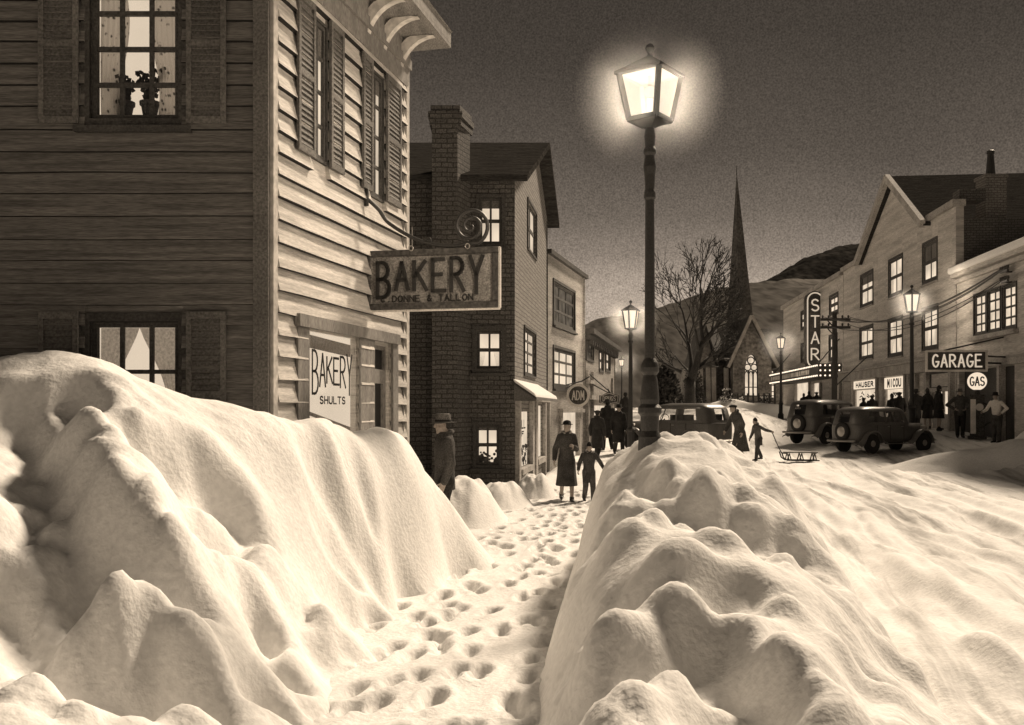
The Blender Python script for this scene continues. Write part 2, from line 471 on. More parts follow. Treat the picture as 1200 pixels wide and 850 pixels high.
def wall(fr, z0, z1, holes, mb, th=.22, u0=0, u1=None):
    """flat wall with real openings and reveals"""
    u1 = fr.L if u1 is None else u1
    holes = [h for h in holes]
    us = sorted(set([u0, u1] + [min(max(x, u0), u1) for h in holes for x in h[:2]]))
    zz = sorted(set([z0, z1] + [min(max(x, z0), z1) for h in holes for x in h[2:4]]))
    def hole(a, b): return any(h[0] < a < h[1] and h[2] < b < h[3] for h in holes)
    P = fr.p
    for i in range(len(us) - 1):
        for j in range(len(zz) - 1):
            a, b, c, d = us[i], us[i + 1], zz[j], zz[j + 1]
            if hole((a + b) / 2, (c + d) / 2): continue
            mb.add([P(a, c), P(b, c), P(b, d), P(a, d)], [(0, 1, 2, 3)])
            mb.add([P(a, c, -th), P(b, c, -th), P(b, d, -th), P(a, d, -th)], [(3, 2, 1, 0)])
    for a, b, c, d in [h[:4] for h in holes]:
        for q in ((a, c, b, c), (b, c, b, d), (b, d, a, d), (a, d, a, c)):
            mb.add([P(q[0], q[1]), P(q[2], q[3]), P(q[2], q[3], -th), P(q[0], q[1], -th)], [(0, 1, 2, 3)])
    for q in ((u0, z0, u1, z0), (u1, z0, u1, z1), (u1, z1, u0, z1), (u0, z1, u0, z0)):
        mb.add([P(q[0], q[1]), P(q[2], q[3]), P(q[2], q[3], -th), P(q[0], q[1], -th)], [(0, 1, 2, 3)])
    return mb

def window(parent, fr, hole, rows, cols, pane='lit', bar=.03, casing=.09, fm='dark', sill=None, inset=-.06, curtain=None, shade=0, midrail=True, backs=False):
    a, b, c, d = hole[:4]
    mb = MB()
    e = .004
    for q in ((a - casing, a, c - casing, d + casing), (b, b + casing, c - casing, d + casing), (a, b, d, d + casing), (a, b, c - casing, c)):
        fr.box(mb, q[0], q[1], q[2], q[3], -.02, .035)
    s = bar * 1.3
    for q in ((a + e, a + s, c + e, d - e), (b - s, b - e, c + e, d - e), (a + s, b - s, c + e, c + s), (a + s, b - s, d - s, d - e)):
        fr.box(mb, q[0], q[1], q[2], q[3], inset - .03, inset + .03)
    for i in range(1, cols):
        u = a + (b - a) * i / cols
        fr.box(mb, u - bar / 2, u + bar / 2, c + s, d - s, inset - .018, inset + .018)
    for j in range(1, rows):
        z = c + (d - c) * j / rows
        w = bar * (.85 if midrail and rows % 2 == 0 and j == rows // 2 else .5)
        fr.box(mb, a + s, b - s, z - w, z + w, inset - .022, inset + .022)
    w = mb.build('window', M[fm], parent, world=True)
    if pane:
        pm = MB(); fr.box(pm, a + e, b - e, c + e, d - e, inset - .012, inset - .006)
        pm.build('pane', M[pane], w, world=True)
    if shade:
        pm = MB(); fr.box(pm, a + s, b - s, d - shade, d - s, inset - .03, inset - .02) if backs else fr.box(pm, a + s, b - s, d - shade, d - s, inset - .003, inset + .003)
        pm.build('roller_blind', M['shutter'], w, world=True)
    if curtain:
        drapes(w, fr, a + s, b - s, c + s, d - s, inset - .003 if not backs else inset - .05, curtain)
    if sill:
        sm = MB(); fr.box(sm, a - casing - .05, b + casing + .05, c - casing - .06, c - casing - .002, -.02, .10)
        sm.build('sill', M[sill], w, world=True)
    return w

def drapes(w, fr, a, b, c, d, dep, style):
    for sgn in (0, 1):
        mb = MB(); nu, nz = 22, 14
        vs, fs = [], []
        for j in range(nz + 1):
            t = j / nz; z = d - (d - c) * t
            if style == 'tie': wd = .50 - .36 * math.sin(min(t * 1.7, 1) * PI * .5) ** 1.2
            elif style == 'part': wd = .06 + .40 * t if False else .49 - .33 * t
            elif style == 'side': wd = .24 + .03 * math.sin(t * 5)
            elif style == 'lace': wd = .32 + .05 * math.sin(t * 6) - .10 * max(0, t - .55)
            else: wd = .48 - .34 * t ** .8
            for i in range(nu + 1):
                f = i / nu; u = f * wd * (b - a)
                u = a + u if sgn == 0 else b - u
                vs.append(fr.p(u, z, dep - .012 + .022 * math.sin(f * 34 + 3 * t + sgn) * (.3 + .7 * t)))
        for j in range(nz):
            for i in range(nu):
                o = j * (nu + 1) + i; fs.append((o, o + 1, o + nu + 2, o + nu + 1))
        mb.add(vs, fs)
        o = mb.build('curtain', M['curtain' if style == 'lace' else 'sheer'], w, smooth=True, world=True)

# hand lettering: strokes in a unit box
def arc(cx, cy, rx, ry, a0, a1, n=8): return [(cx + rx * math.cos(R(a0 + (a1 - a0) * i / n)), cy + ry * math.sin(R(a0 + (a1 - a0) * i / n))) for i in range(n + 1)]
FONT = {
 'A': [[(0, 0), (.5, 1), (1, 0)], [(.2, .35), (.8, .35)]],
 'B': [[(0, 0), (0, 1)], [(0, 1)] + arc(.35, .76, .5, .24, 90, -90) + [(0, .52)], [(0, .52)] + arc(.4, .26, .58, .26, 90, -90) + [(0, 0)]],
 'K': [[(0, 0), (0, 1)], [(.9, 1), (0, .45)], [(.25, .6), (1, 0)]],
 'E': [[(.9, 1), (0, 1), (0, 0), (1, 0)], [(0, .52), (.7, .52)]],
 'R': [[(0, 0), (0, 1)], [(0, 1)] + arc(.4, .75, .5, .25, 90, -90) + [(0, .5)], [(.35, .5), (1, 0)]],
 'Y': [[(0, 1), (.5, .5), (1, 1)], [(.5, .5), (.5, 0)]],
 'G': [arc(.52, .5, .5, .5, 50, 350, 14) + [(1, .42), (.6, .42)]],
 'S': [arc(.5, .75, .42, .25, 30, 270, 8) + arc(.5, .25, .46, .25, 90, -150, 8)],
 'T': [[(0, 1), (1, 1)], [(.5, 1), (.5, 0)]],
 'D': [[(0, 0), (0, 1)], [(0, 1)] + arc(.3, .5, .65, .5, 90, -90, 10) + [(0, 0)]],
 'M': [[(0, 0), (.08, 1), (.5, .3), (.92, 1), (1, 0)]],
 'W': [[(0, 1), (.25, 0), (.5, .75), (.75, 0), (1, 1)]],
 'U': [[(0, 1), (0, .3)] + arc(.5, .3, .5, .3, 180, 360, 8) + [(1, 1)]],
 'H': [[(0, 0), (0, 1)], [(1, 0), (1, 1)], [(0, .5), (1, .5)]],
 'I': [[(.5, 0), (.5, 1)]],
 'C': [arc(.52, .5, .5, .5, 45, 315, 12)],
 'O': [arc(.5, .5, .5, .5, 0, 360, 16)],
 'L': [[(0, 1), (0, 0), (.9, 0)]],
 'N': [[(0, 0), (0, 1), (1, 0), (1, 1)]],
 'P': [[(0, 0), (0, 1)], [(0, 1)] + arc(.4, .74, .5, .26, 90, -90) + [(0, .48)]],
 'F': [[(.9, 1), (0, 1), (0, 0)], [(0, .52), (.7, .52)]],
 '&': [[(1, 0), (.25, .75)] + arc(.45, .82, .22, .18, 180, 0, 6) + [(.1, .3)] + arc(.4, .25, .32, .25, 170, 330, 6) + [(1, .45)]],
 '.': [[(.4, 0), (.6, .08)]],
}
def lettering(mb, fr, text, u0, u1, z0, z1, d, th, gap=.22, tops=None, bots=None, dep=None, vert=False):
    n = len(text)
    for i, ch in enumerate(text):
        if ch == ' ': continue
        if vert:
            hh = (z1 - z0) / n; a, w = u0, u1 - u0; zb = z1 - (i + 1) * hh + hh * gap * .5; h = hh * (1 - gap)
        else:
            ww = (u1 - u0) / n; a = u0 + i * ww + ww * gap * .5; w = ww * (1 - gap)
            zb = z0 + (bots[i] if bots else 0) * (z1 - z0); h = z1 - (tops[i] if tops else 0) * (z1 - z0) - zb
        if ch == 'I': a, w = a + w * .25, w * .5
        for st in FONT[ch]:
            pts = [fr.p(a + x * w, zb + y * h, d) for x, y in st]
            for p, q in zip(pts, pts[1:]):
                e = (q - p).normalized() * th * .4
                mb.bar(p - e, q + e, th, dep or th * .5, up=fr.n)

# ================================================================== TERRAIN
def grid_obj(name, xs, ys, fz, m, keep=None, smooth=True):
    X, Y = np.meshgrid(xs, ys); Z = fz(X, Y)
    n, k = len(xs), len(ys)
    v = np.stack([X.ravel(), Y.ravel(), Z.ravel()], 1)
    i = np.arange((k - 1) * n).reshape(k - 1, n)[:, :-1].ravel()
    f = np.stack([i, i + 1, i + n + 1, i + n], 1)
    if keep is not None:
        kp = keep(X, Y, Z).ravel(); f = f[kp[f].any(axis=1)]
        used = np.zeros(len(v), bool); used[f.ravel()] = True
        idx = np.cumsum(used) - 1; v = v[used]; f = idx[f]
    me = bpy.data.meshes.new(name); me.from_pydata(v.tolist(), [], f.tolist())
    me.materials.append(M[m] if isinstance(m, str) else m)
    if smooth: me.polygons.foreach_set('use_smooth', [True] * len(me.polygons))
    o = bpy.data.objects.new(name, me); COL.objects.link(o)
    return o

def interp(Y, tab):
    return np.interp(Y, [t[0] for t in tab], [t[1] for t in tab])
XL = [(0, -.35), (3, -.1), (5.75, .1), (6.65, .17), (8, .35), (9.67, .5), (12.2, .95), (15.8, 1.41), (19.3, 1.68), (24, 2.35), (38, 4.5), (60, 8)]
XC = [(0, -1.5), (5.75, -.56), (8.7, -.45), (13, .12), (17.7, .65), (20, 1.15), (30, 2.9), (38, 4.0), (60, 7)]

# ---- base ground, one sheet out to the horizon
gx = np.unique(np.concatenate([np.linspace(-900, -30, 20), np.linspace(-30, 40, 71), np.linspace(40, 900, 22)]))
gy = np.unique(np.concatenate([np.linspace(-60, 0, 7), np.linspace(0, 90, 91), np.linspace(90, 1500, 40)]))
g = grid_obj('snowy_ground', gx, gy, lambda X, Y: zs(X, Y) - .16 * (Y < 72), 'snow'); tag(g, kind='structure')

def onto(f, px, py, d0=2.6, d1=34):
    D = d0
    while D < d1:
        p = at(px, py, D)
        if p.z <= float(f(np.array([[p.x]]), np.array([[p.y]]))[0, 0]): return p
        D += .02
    return None
def lay(f, L, k=1.0, kd=1.0):
    R_ = []
    for pts, w, dp in L:
        q = [onto(f, *p) for p in pts]; q = [p for p in q if p is not None]
        if len(q) > 1: R_.append(([(p.x, p.y) for p in q], w * k, dp * kd))
    return R_
def strokes(X, Y, L, sx=.30, sy=.95, soft=5):
    z = np.zeros_like(X)
    for pts, w, dp in L:
        best = np.full(X.shape, 9.0); n = len(pts) - 1; tb = np.zeros_like(X); sg = np.zeros_like(X)
        for i in range(n):
            (ax, ay), (bx, by) = pts[i], pts[i + 1]; ex, ey = bx - ax, by - ay; l2 = ex * ex + ey * ey + 1e-9
            t = np.clip(((X - ax) * ex + (Y - ay) * ey) / l2, 0, 1)
            dx, dy = X - ax - t * ex, Y - ay - t * ey; d = np.sqrt(dx * dx + dy * dy)
            m = d < best; best = np.where(m, d, best); tb = np.where(m, (i + t) / n, tb)
            sg = np.where(m, (dx * sx + dy * sy) / (d + .03), sg)      # which side faces away from the light
        ww = w * (.55 + .45 * np.sin(tb * PI))
        wid = ww * (1.02 - .48 * sg) if dp > 0 else ww * (1.35 + 1.0 * np.clip(sg, -1, 1))                  # steep on the far side, gentle on the other
        z = z - dp * np.sqrt(np.sin(np.clip(tb, .0, 1) * PI) + 1e-6) * np.exp(-(best / wid) ** 2) + max(dp, 0) * .25 * np.clip(sg, 0, 1) * np.exp(-((best - ww * 1.5) / (ww * .9)) ** 2) * np.sin(tb * PI)
    if min(X.shape) > soft:
        kr = np.hanning(soft + 2)[1:-1]; kr /= kr.sum(); h_ = soft // 2
        for ax in (0, 1): z = np.apply_along_axis(lambda r: np.convolve(np.pad(r, h_, 'edge'), kr, 'valid'), ax, z)
    return z
SS_ = lay(zs, [
  ([(930, 560), (980, 572), (1040, 594)], .10, .09), ([(945, 588), (975, 605), (1005, 622)], .10, .09), ([(1020, 648), (1076, 684), (1129, 711), (1198, 752)], .15, .17),
  ([(1080, 650), (1146, 680), (1196, 718)], .14, .16), ([(1090, 582), (1146, 606), (1196, 626)], .13, .12), ([(1120, 638), (1163, 654), (1185, 676)], .14, .13),
  ([(1050, 718), (1111, 758), (1163, 789), (1199, 814)], .14, .19), ([(1030, 738), (1076, 785), (1115, 822)], .11, .16), ([(1110, 543), (1150, 552), (1185, 566)], .16, .12),
  ([(970, 615), (1030, 662), (1080, 700)], .09, .11), ([(1130, 770), (1170, 800), (1199, 830)], .12, .17), ([(900, 548), (930, 556)], .10, .07), ([(1010, 585), (1060, 604), (1110, 628)], .09, .08)], 1.2, -.7)
# ---- street with wheel ruts
def street_z(X, Y):
    s = X - .19 * Y
    near = np.clip(1.25 - (Y - 6) / 30, .3, 1.25)
    wob = .35 * fbm(Y * .22, X * .3, 5)
    r = -np.abs(fbm((s + wob) * 1.5, Y * .09, 3, 3)) * .20 + .05
    r2 = fbm((s + wob) * 4.2, Y * .25, 8, 3) * .085
    low = np.clip((X - 2.8) / 3, 0, 1) * np.clip((18 - Y) / 7, 0, 1)
    ridge = (-np.abs(fbm((s + wob * 1.6) * 1.2, Y * .15, 31, 3)) * .28 + .07) * low
    tr = 0
    for c in (2.4, 3.9, 6.2, 7.7):
        tr = tr - .05 * np.exp(-((s - c - .3 * np.sin(Y * .11 + c)) / .16) ** 2)
    crust = fbm(X * 2.2, Y * 1.4, 77, 3) * .03
    z = zs(X, Y) + near * (r + r2 + tr * .8) + ridge + crust
    edge = X - np.interp(Y, [t[0] for t in XL], [t[1] for t in XL])
    if X.size > 100: z = z + strokes(X, Y, SS_, .95, .3, 3)
    return z - .18 * (1 - ss(edge / .35))
sx = np.unique(np.concatenate([np.arange(-.5, 8, .05), np.arange(8, 20, .1)]))
sy = np.unique(np.concatenate([np.arange(2.5, 16, .06), np.arange(16, 34, .12), np.arange(34, 72, .3)]))
o = grid_obj('snowy_street', sx, sy, street_z, 'slush', keep=lambda X, Y, Z: (X > interp(Y, XL) - .1) & (X < 14.2 + .1 * Y))
tag(o, kind='structure')

# ---- trodden footpath with footprints
random.seed(5)
PRINTS = []
for off in (-.52, -.30, -.12, .08, .30, .50, .62):          # seven walkers' trails, left and right boots
    y = random.uniform(3.6, 4.2); k = random.choice((0, 1)); o2 = off; st = random.uniform(.52, .68)
    while y < 22:
        o2 += random.gauss(0, .05); o2 = max(-.72, min(.72, o2 * .93 + off * .07))
        if random.random() > .10:
            PRINTS.append((float(interp(y, XC)) + o2 + (.10 if k else -.10) + random.gauss(0, .02), y, .15 + random.gauss(0, .12), random.uniform(.075, .12)))
        k = 1 - k; y += st * random.uniform(.88, 1.12)
def path_z(X, Y):
    c = interp(Y, XC)
    z = zs(X, Y) + .035 + fbm(X * 1.5, Y * .8, 41, 3) * .05 + fbm(X * 5, Y * 2.2, 42, 2) * .014
    for x, y, a, dp in PRINTS:
        k = (np.abs(X[0, :] - x) < .5).nonzero()[0]; j = (np.abs(Y[:, 0] - y) < .6).nonzero()[0]
        if len(k) == 0 or len(j) == 0: continue
        sl = np.ix_(j, k)
        dx, dy = X[sl] - x, Y[sl] - y
        u = dx * math.cos(a) - dy * math.sin(a); v = dx * math.sin(a) + dy * math.cos(a)
        q = (u / .066) ** 2 + ((v - .055) / .115) ** 2; q2 = (u / .052) ** 2 + ((v + .125) / .062) ** 2; q3 = (u / .085) ** 2 + (v / .20) ** 2
        z[sl] += -dp * np.maximum(np.exp(-q ** 2.6), .92 * np.exp(-q2 ** 2.6)) + .012 * np.exp(-(np.sqrt(q3) - 1.35) ** 2 / .12)
    # earlier, half filled ruts
    w = np.abs(X - c)
    return z - .22 * ss((w - 1.2) / .7)
px_ = np.unique(np.concatenate([np.arange(-3.2, 3.0, .028), np.arange(3.0, 6.5, .08)]))
py_ = np.unique(np.concatenate([np.arange(3.2, 14, .035), np.arange(14, 24, .06), np.arange(24, 48, .2)]))
o = grid_obj('trodden_footpath', px_, py_, path_z, 'trodden', keep=lambda X, Y, Z: np.abs(X - interp(Y, XC)) < 2.0)
tag(o, kind='structure')

# ---- shovelled banks
def rbf(pts):
    P = np.array(pts, float); n = len(P)
    def phi(r2): return np.where(r2 < 1e-12, 0, r2 * np.log(r2 + 1e-12) * .5)
    d2 = ((P[:, None, :2] - P[None, :, :2]) ** 2).sum(-1)
    A = np.zeros((n + 3, n + 3)); A[:n, :n] = phi(d2) + np.eye(n) * .02
    A[:n, n] = 1; A[:n, n + 1:] = P[:, :2]; A[n, :n] = 1; A[n + 1:, :n] = P[:, :2].T
    w = np.linalg.solve(A, np.concatenate([P[:, 2], [0, 0, 0]]))
    def f(X, Y):
        z = w[n] + w[n + 1] * X + w[n + 2] * Y
        for i in range(n): z = z + w[i] * phi((X - P[i, 0]) ** 2 + (Y - P[i, 1]) ** 2)
        return z
    return f
def lumps(X, Y, L):
    z = 0
    for (x, y, a, b, ang, h) in L:
        c, s = math.cos(R(ang)), math.sin(R(ang)); dx, dy = X - x, Y - y
        u, v = dx * c + dy * s, -dx * s + dy * c
        z = z + h * np.exp(-((u / a) ** 2 + (v / b) ** 2))
    return z
def folds(X, Y, k, seed, ang):
    """rounded folds with creases between them, running down the slope"""
    c, s = math.cos(R(ang)), math.sin(R(ang)); u, v = X * c + Y * s, -X * s + Y * c
    w = u * k + .9 * fbm(X * .7, Y * .7, seed, 2)
    n = fbm(w, v * k * .72, seed + 3, 2)
    return np.sqrt(np.abs(n) + .004) - .3

LB = rbf([(-6.5, 8, 2.2), (-4.5, 8, 2.28), (-3.9, 7.9, 2.34), (-3.4, 7.8, 2.33), (-3.0, 8, 2.14), (-2.6, 8, 1.97), (-2.15, 8.1, 1.75), (-1.9, 8.5, 1.70),
          (-1.6, 9.2, 1.67), (-1.17, 10.2, 1.52), (-.95, 10.8, 1.24), (-.66, 11.4, .74), (-.38, 12.2, .1), (-.2, 13, -.1),
          (-1.2, 6, .03), (-1.12, 8, .05), (-1.0, 9.4, .12), (-.72, 10.8, .25), (-1.2, 4, 0), (-1.2, 3, 0), (-1.3, 2, 0),
          (-.6, 6, -.45), (-.5, 8, -.4), (-.3, 9.5, -.5), (0, 11, -.5),
          (-2, 6, .95), (-2.9, 6.1, 1.62), (-3.9, 6, 1.0), (-5, 6, .8), (-1.9, 4.2, .58), (-3, 4, .3), (-4.5, 4, .3), (-2.35, 5.1, .98), (-4.4, 7, 1.75), (-3.3, 5, .75), (-2.2, 7, 1.35), (-3.2, 7, 1.98),
          (-1.65, 7.4, .75), (-1.55, 8.5, 1.05), (-1.2, 9.3, 1.0), (-6, 5, .6), (-2, 2.5, .15), (-4, 2.5, .1), (-6, 2.5, .1),
          (-4, 9.3, 2.05), (-2.6, 9.2, 1.55), (-1.9, 10.6, 1.35), (-1.55, 12, .95), (-1.3, 13, .4), (-.9, 13.6, .0), (-6, 9.3, 2.0), (-1.3, 14.5, .1)])
LL = [(-2.9, 7.3, .55, .18, 35, -.14), (-2.15, 6.9, .7, .16, 60, -.13), (-3.5, 5.6, .55, .35, 20, .16), (-3.1, 4.9, .45, .3, 60, .15),
      (-2.55, 5.3, .5, .14, 70, -.14), (-2.0, 5.2, .4, .13, 80, -.12), (-1.75, 6.4, .45, .13, 65, -.12), (-1.65, 7.9, .55, .15, 70, -.13),
      (-1.45, 8.6, .6, .14, 72, -.12), (-2.5, 4.2, .35, .25, 0, .12), (-1.9, 4.5, .3, .2, 30, .10), (-3.9, 6.4, .35, .3, 0, -.16), (-3.6, 4.6, .5, .2, 50, -.16)]
LS_ = lay(LB, [
  ([(20, 440), (55, 500), (85, 560), (100, 625), (96, 690)], .17, .22), ([(0, 600), (40, 690), (30, 760)], .16, .2), ([(75, 432), (92, 450), (105, 474)], .12, .13),
  ([(125, 482), (170, 508), (240, 545), (275, 575), (318, 640)], .12, .15), ([(116, 580), (143, 615), (160, 645), (208, 682), (250, 724)], .12, .16),
  ([(205, 588), (250, 602), (290, 604)], .09, .11), ([(272, 690), (300, 712), (332, 748)], .12, .15), ([(350, 684), (366, 730), (380, 795)], .09, .07),
  ([(372, 690), (410, 696), (432, 745)], .10, .08), ([(365, 595), (395, 618), (425, 642)], .10, .13), ([(300, 756), (335, 790), (356, 825)], .09, .14),
  ([(190, 750), (196, 800)], .09, .15), ([(232, 770), (240, 850)], .10, .16), ([(268, 785), (310, 815), (345, 850)], .10, .15), ([(185, 722), (150, 770), (110, 830)], .13, .19), ([(125, 705), (70, 740), (50, 800)], .10, .14),
  ([(348, 512), (390, 555), (425, 598), (458, 650), (485, 690), (505, 725)], .15, .20), ([(452, 600), (505, 625), (560, 665)], .12, .15), ([(400, 528), (430, 548), (446, 585)], .16, .15), ([(430, 690), (450, 735)], .08, .1)], 1.6, 2.6)
def clods(X, Y, seed, n, x0, x1, y0, y1):
    rr = random.Random(seed); z = np.zeros_like(X)
    for i in range(n):
        y = y0 + (y1 - y0) * rr.random() ** 1.3; x = rr.uniform(x0, x1); r = rr.choice((.05, .06, .08, .11, .15)) * rr.uniform(.8, 1.3); q = rr.uniform(.7, 1.3)
        k = (np.abs(X[0, :] - x) < r * 2.2).nonzero()[0]; j = (np.abs(Y[:, 0] - y) < r * 2.2).nonzero()[0]
        if len(k) == 0 or len(j) == 0: continue
        sl = np.ix_(j, k); d = ((X[sl] - x) / q) ** 2 + (Y[sl] - y) ** 2
        z[sl] = np.maximum(z[sl], r * .75 * np.exp(-(d / r ** 2) ** 1.6))
    return z
def left_bank(X, Y):
    h = LB(X, Y)
    amp = np.clip(h / .8, 0, 1)
    near = np.clip((8.1 - Y) / 1.7, .10, 1)
    h = h + strokes(X, Y, LS_) + amp * near * (.24 * folds(X, Y, .8, 3, 40) + .07 * folds(X, Y, 2.0, 14, 10)) + clods(X, Y, 4, 200, -3.4, -.9, 3.6, 7.2) - .05 * amp + amp * (.03 * fbm(X * 4, Y * 4, 9) + .035 * np.abs(fbm(X * 2.2, Y * 2.2, 91, 3)) + .008 * fbm(X * 14, Y * 14, 92, 2))
    h = np.minimum(h, 2.42)
    # keep out of the bakery
    wx = -2.36 + .2341 * (Y - 9.5)
    h = np.where((Y > 9.56) & (X < wx - .05) & (Y < 13.3), -.3, h)
    h = np.where((Y > 9.56) & (X < -2.4), -.3, h)
    h = np.where((Y > 13.25) & (X < -1.45), np.minimum(h, .3), h)
    return zs(X, Y) + h - .02
lx = np.arange(-6.6, .3, .04); ly = np.arange(2.0, 15, .04)
o = grid_obj('snowbank', lx, ly, left_bank, 'snow', keep=lambda X, Y, Z: Z > -.12)
tag(o, 'tall rounded snowbank heaped against the clapboard bakery', 'snowbank', kind='structure')

XR = [(2, 1.7), (3, 1.9), (5, 2.45), (6.65, 2.7), (8, 3.0), (10, 3.45), (12, 3.75), (14, 3.7), (17, 3.4), (20, 3.1), (23, 2.7), (26, 2.4)]
HC = [(2, .25), (3, .42), (4.5, .66), (6, .92), (8, 1.22), (9.2, 1.42), (10, 1.53), (11.3, 1.50), (12.5, 1.28), (14, 1.0), (17, .7), (20, .38), (23, .05), (25, -.2)]
RL = [(1.35, 9.7, .75, .6, 0, .10), (2.2, 9.3, .7, .4, 40, .12), (2.6, 10.4, .5, .5, 70, .06), (1.3, 7.7, .8, .45, -20, .14), (2.2, 7.2, .65, .4, 20, .14),
      (.95, 6.2, .55, .4, 0, .12), (1.75, 5.7, .7, .35, 25, .12), (.75, 4.9, .6, .4, 10, .10), (2.5, 6.3, .5, .4, 50, .14), (1.1, 11.6, .5, .5, 0, .12), (3.1, 11.9, .4, .6, 70, .06)]
TT_ = [-1, 0, .05, .14, .28, .48, .66, .82, .93, 1, 2]; TS_ = [0, 0, .36, .78, .97, 1.0, .84, .5, .2, 0, 0]
_u = np.linspace(-.2, 1.2, 400); _s = np.convolve(np.pad(np.interp(_u, TT_, TS_), 20, 'edge'), np.hanning(33) / np.hanning(33).sum(), 'same')[20:-20]; TT_, TS_ = _u, _s
def rb0(X, Y):
    a, b, h = interp(Y, XL) - .06, interp(Y, XR), interp(Y, HC)
    return zs(X, Y) + np.interp((X - a) / (b - a), TT_, TS_) * h - .02
RS_ = lay(rb0, [
  ([(735, 560), (790, 590), (840, 610), (878, 600)], .16, .16), ([(850, 655), (888, 628), (925, 645), (950, 690)], .20, .2), ([(811, 725), (850, 702), (890, 698)], .13, .16),
  ([(700, 807), (744, 778), (792, 768), (830, 745), (869, 740)], .14, .2), ([(680, 735), (715, 715), (746, 706)], .10, .14), ([(800, 850), (850, 822), (900, 806)], .12, .18),
  ([(937, 645), (980, 684), (1015, 724)], .14, .16), ([(1000, 805), (1058, 792), (1085, 812)], .13, .14), ([(850, 763), (893, 802), (958, 841)], .12, .15), ([(700, 640), (730, 612), (760, 600)], .12, .12),
  ([(640, 835), (680, 815), (735, 812)], .08, .12), ([(870, 545), (890, 575), (905, 600)], .12, .12)], 1.45, 1.7)
def right_bank(X, Y):
    a, b, h = interp(Y, XL) + .03, interp(Y, XR), interp(Y, HC)
    wob = .16 * fbm(X * 1.0, Y * .9, 52, 2)
    t = (X - a) / (b - a) + wob * .25
    sh = np.where(t < .42, ss(np.clip(t / .42, 0, 1) * .5 + .0) * 2, 1 - ss(np.clip((t - .42) / .58, 0, 1)) * 1.0)
    sh = np.interp(t, TT_, TS_)
    sh = np.where((t < 0) | (t > 1), -.25 * np.minimum(np.abs(np.where(t < 0, t, t - 1)) * 6, 1), sh)
    z = sh * h
    amp = np.clip(z / .45, 0, 1)
    z = z + amp * (lumps(X, Y, RL) + strokes(X, Y, RS_) + .18 * folds(X, Y, .8, 23, 60) * np.clip(h, 0, 1) + .05 * folds(X, Y, 2.2, 29, 60)) + np.clip(z / .1, 0, 1) * clods(X, Y, 6, 260, .1, 3.2, 3.4, 12) + amp * (.03 * fbm(X * 4, Y * 4, 19) + .035 * np.abs(fbm(X * 2.2, Y * 2.2, 93, 3)) + .008 * fbm(X * 14, Y * 14, 94, 2))
    return zs(X, Y) + z - .05
rx = np.arange(-.6, 4.6, .04); ry = np.arange(2.2, 26, .045)
o = grid_obj('snowbank', rx, ry, right_bank, 'snow', keep=lambda X, Y, Z: Z > zs(X, Y) - .22)
tag(o, 'long lumpy snowbank between footpath and street, around the tall lamp post', 'snowbank', kind='structure')

def mound(label, x, y, rx_, ry_, h, seed, sharp=1.0, rough=.25):
    xs = np.linspace(x - rx_ * 1.3, x + rx_ * 1.3, 70); ys = np.linspace(y - ry_ * 1.3, y + ry_ * 1.3, 60)
    def f(X, Y):
        q = ((X - x) / rx_) ** 2 + ((Y - y) / ry_) ** 2
        z = h * (np.exp(-(q * 1.5) ** 1.5 * sharp) * 1.2 - .2)
        return zs(X, Y) + z + np.clip(z / h + .1, 0, 1) * h * rough * (fbm((X - x) / rx_ * 2.2 + seed, (Y - y) / ry_ * 1.6, seed, 3) * 1.3)
    o = grid_obj('snowbank', xs, ys, f, 'snow', keep=lambda X, Y, Z: Z > zs(X, Y) - .1)
    return tag(o, label, 'snowbank', kind='structure')
mound('low snow heap in the alley between bakery and brick house', -.85, 16.3, .85, 1.5, .72, 4)
mound('small snow heap by the corner of the brick house', -.25, 18.6, .7, 1.3, .5, 9)
mound('little snow pile before the shop window of the brick house', .45, 20.6, .55, .9, .52, 12)
p = gp(1185, 524)
mound('snow pile beside the gas pump at the kerb', p.x + .5, p.y - 1.5, 1.5, 1.3, .85, 21, rough=.4)
p = gp(1165, 545)
mound('low ridge of shovelled snow along the right kerb', p.x, p.y, 3.4, 1.2, .5, 25)
p = gp(920, 486)
mound('long snow ridge before the church', p.x - 1.5, p.y + 1, 5.5, 1.6, .75, 28)
p = gp(800, 477)
mound('snow heaped round the foot of the bare tree', p.x + 2.0, p.y + 4, 4.0, 2.0, .9, 33)

# ---- wooded hills behind the town
def hill(name, crest, D, depth, m, seed, rough):
    pts = [at(a, b, D) for a, b in crest]
    xs = np.linspace(pts[0].x, pts[-1].x, 160); ys = np.linspace(D - depth, D + depth * 1.2, 70)
    cx = [p.x for p in pts]; cz = [p.z for p in pts]
    def f(X, Y):
        h = np.interp(X, cx, cz)
        h = h - 2
        t = np.clip(1 - np.abs(Y - D) / np.where(Y < D, depth, depth * 1.2), 0, 1)
        return 1.6 + h * np.sin(t * PI / 2) ** 1.2 * (1 + 0 * X) + t * rough * fbm(X * .12, Y * .12, seed, 4)
    o = grid_obj(name, xs, ys, f, m); return tag(o, kind='structure')
hill('hill', [(480, 470), (560, 440), (640, 402), (690, 380), (740, 374), (790, 356), (830, 343), (870, 337), (940, 336), (1010, 340), (1100, 350), (1250, 372), (1400, 410), (1600, 470)], 330, 190, 'hill', 3, 1.6)
hill('hill', [(760, 420), (830, 375), (895, 331), (940, 305), (975, 292), (1015, 283), (1060, 279), (1120, 285), (1200, 300), (1350, 340), (1500, 420)], 620, 200, 'hilldark', 8, 2.5)

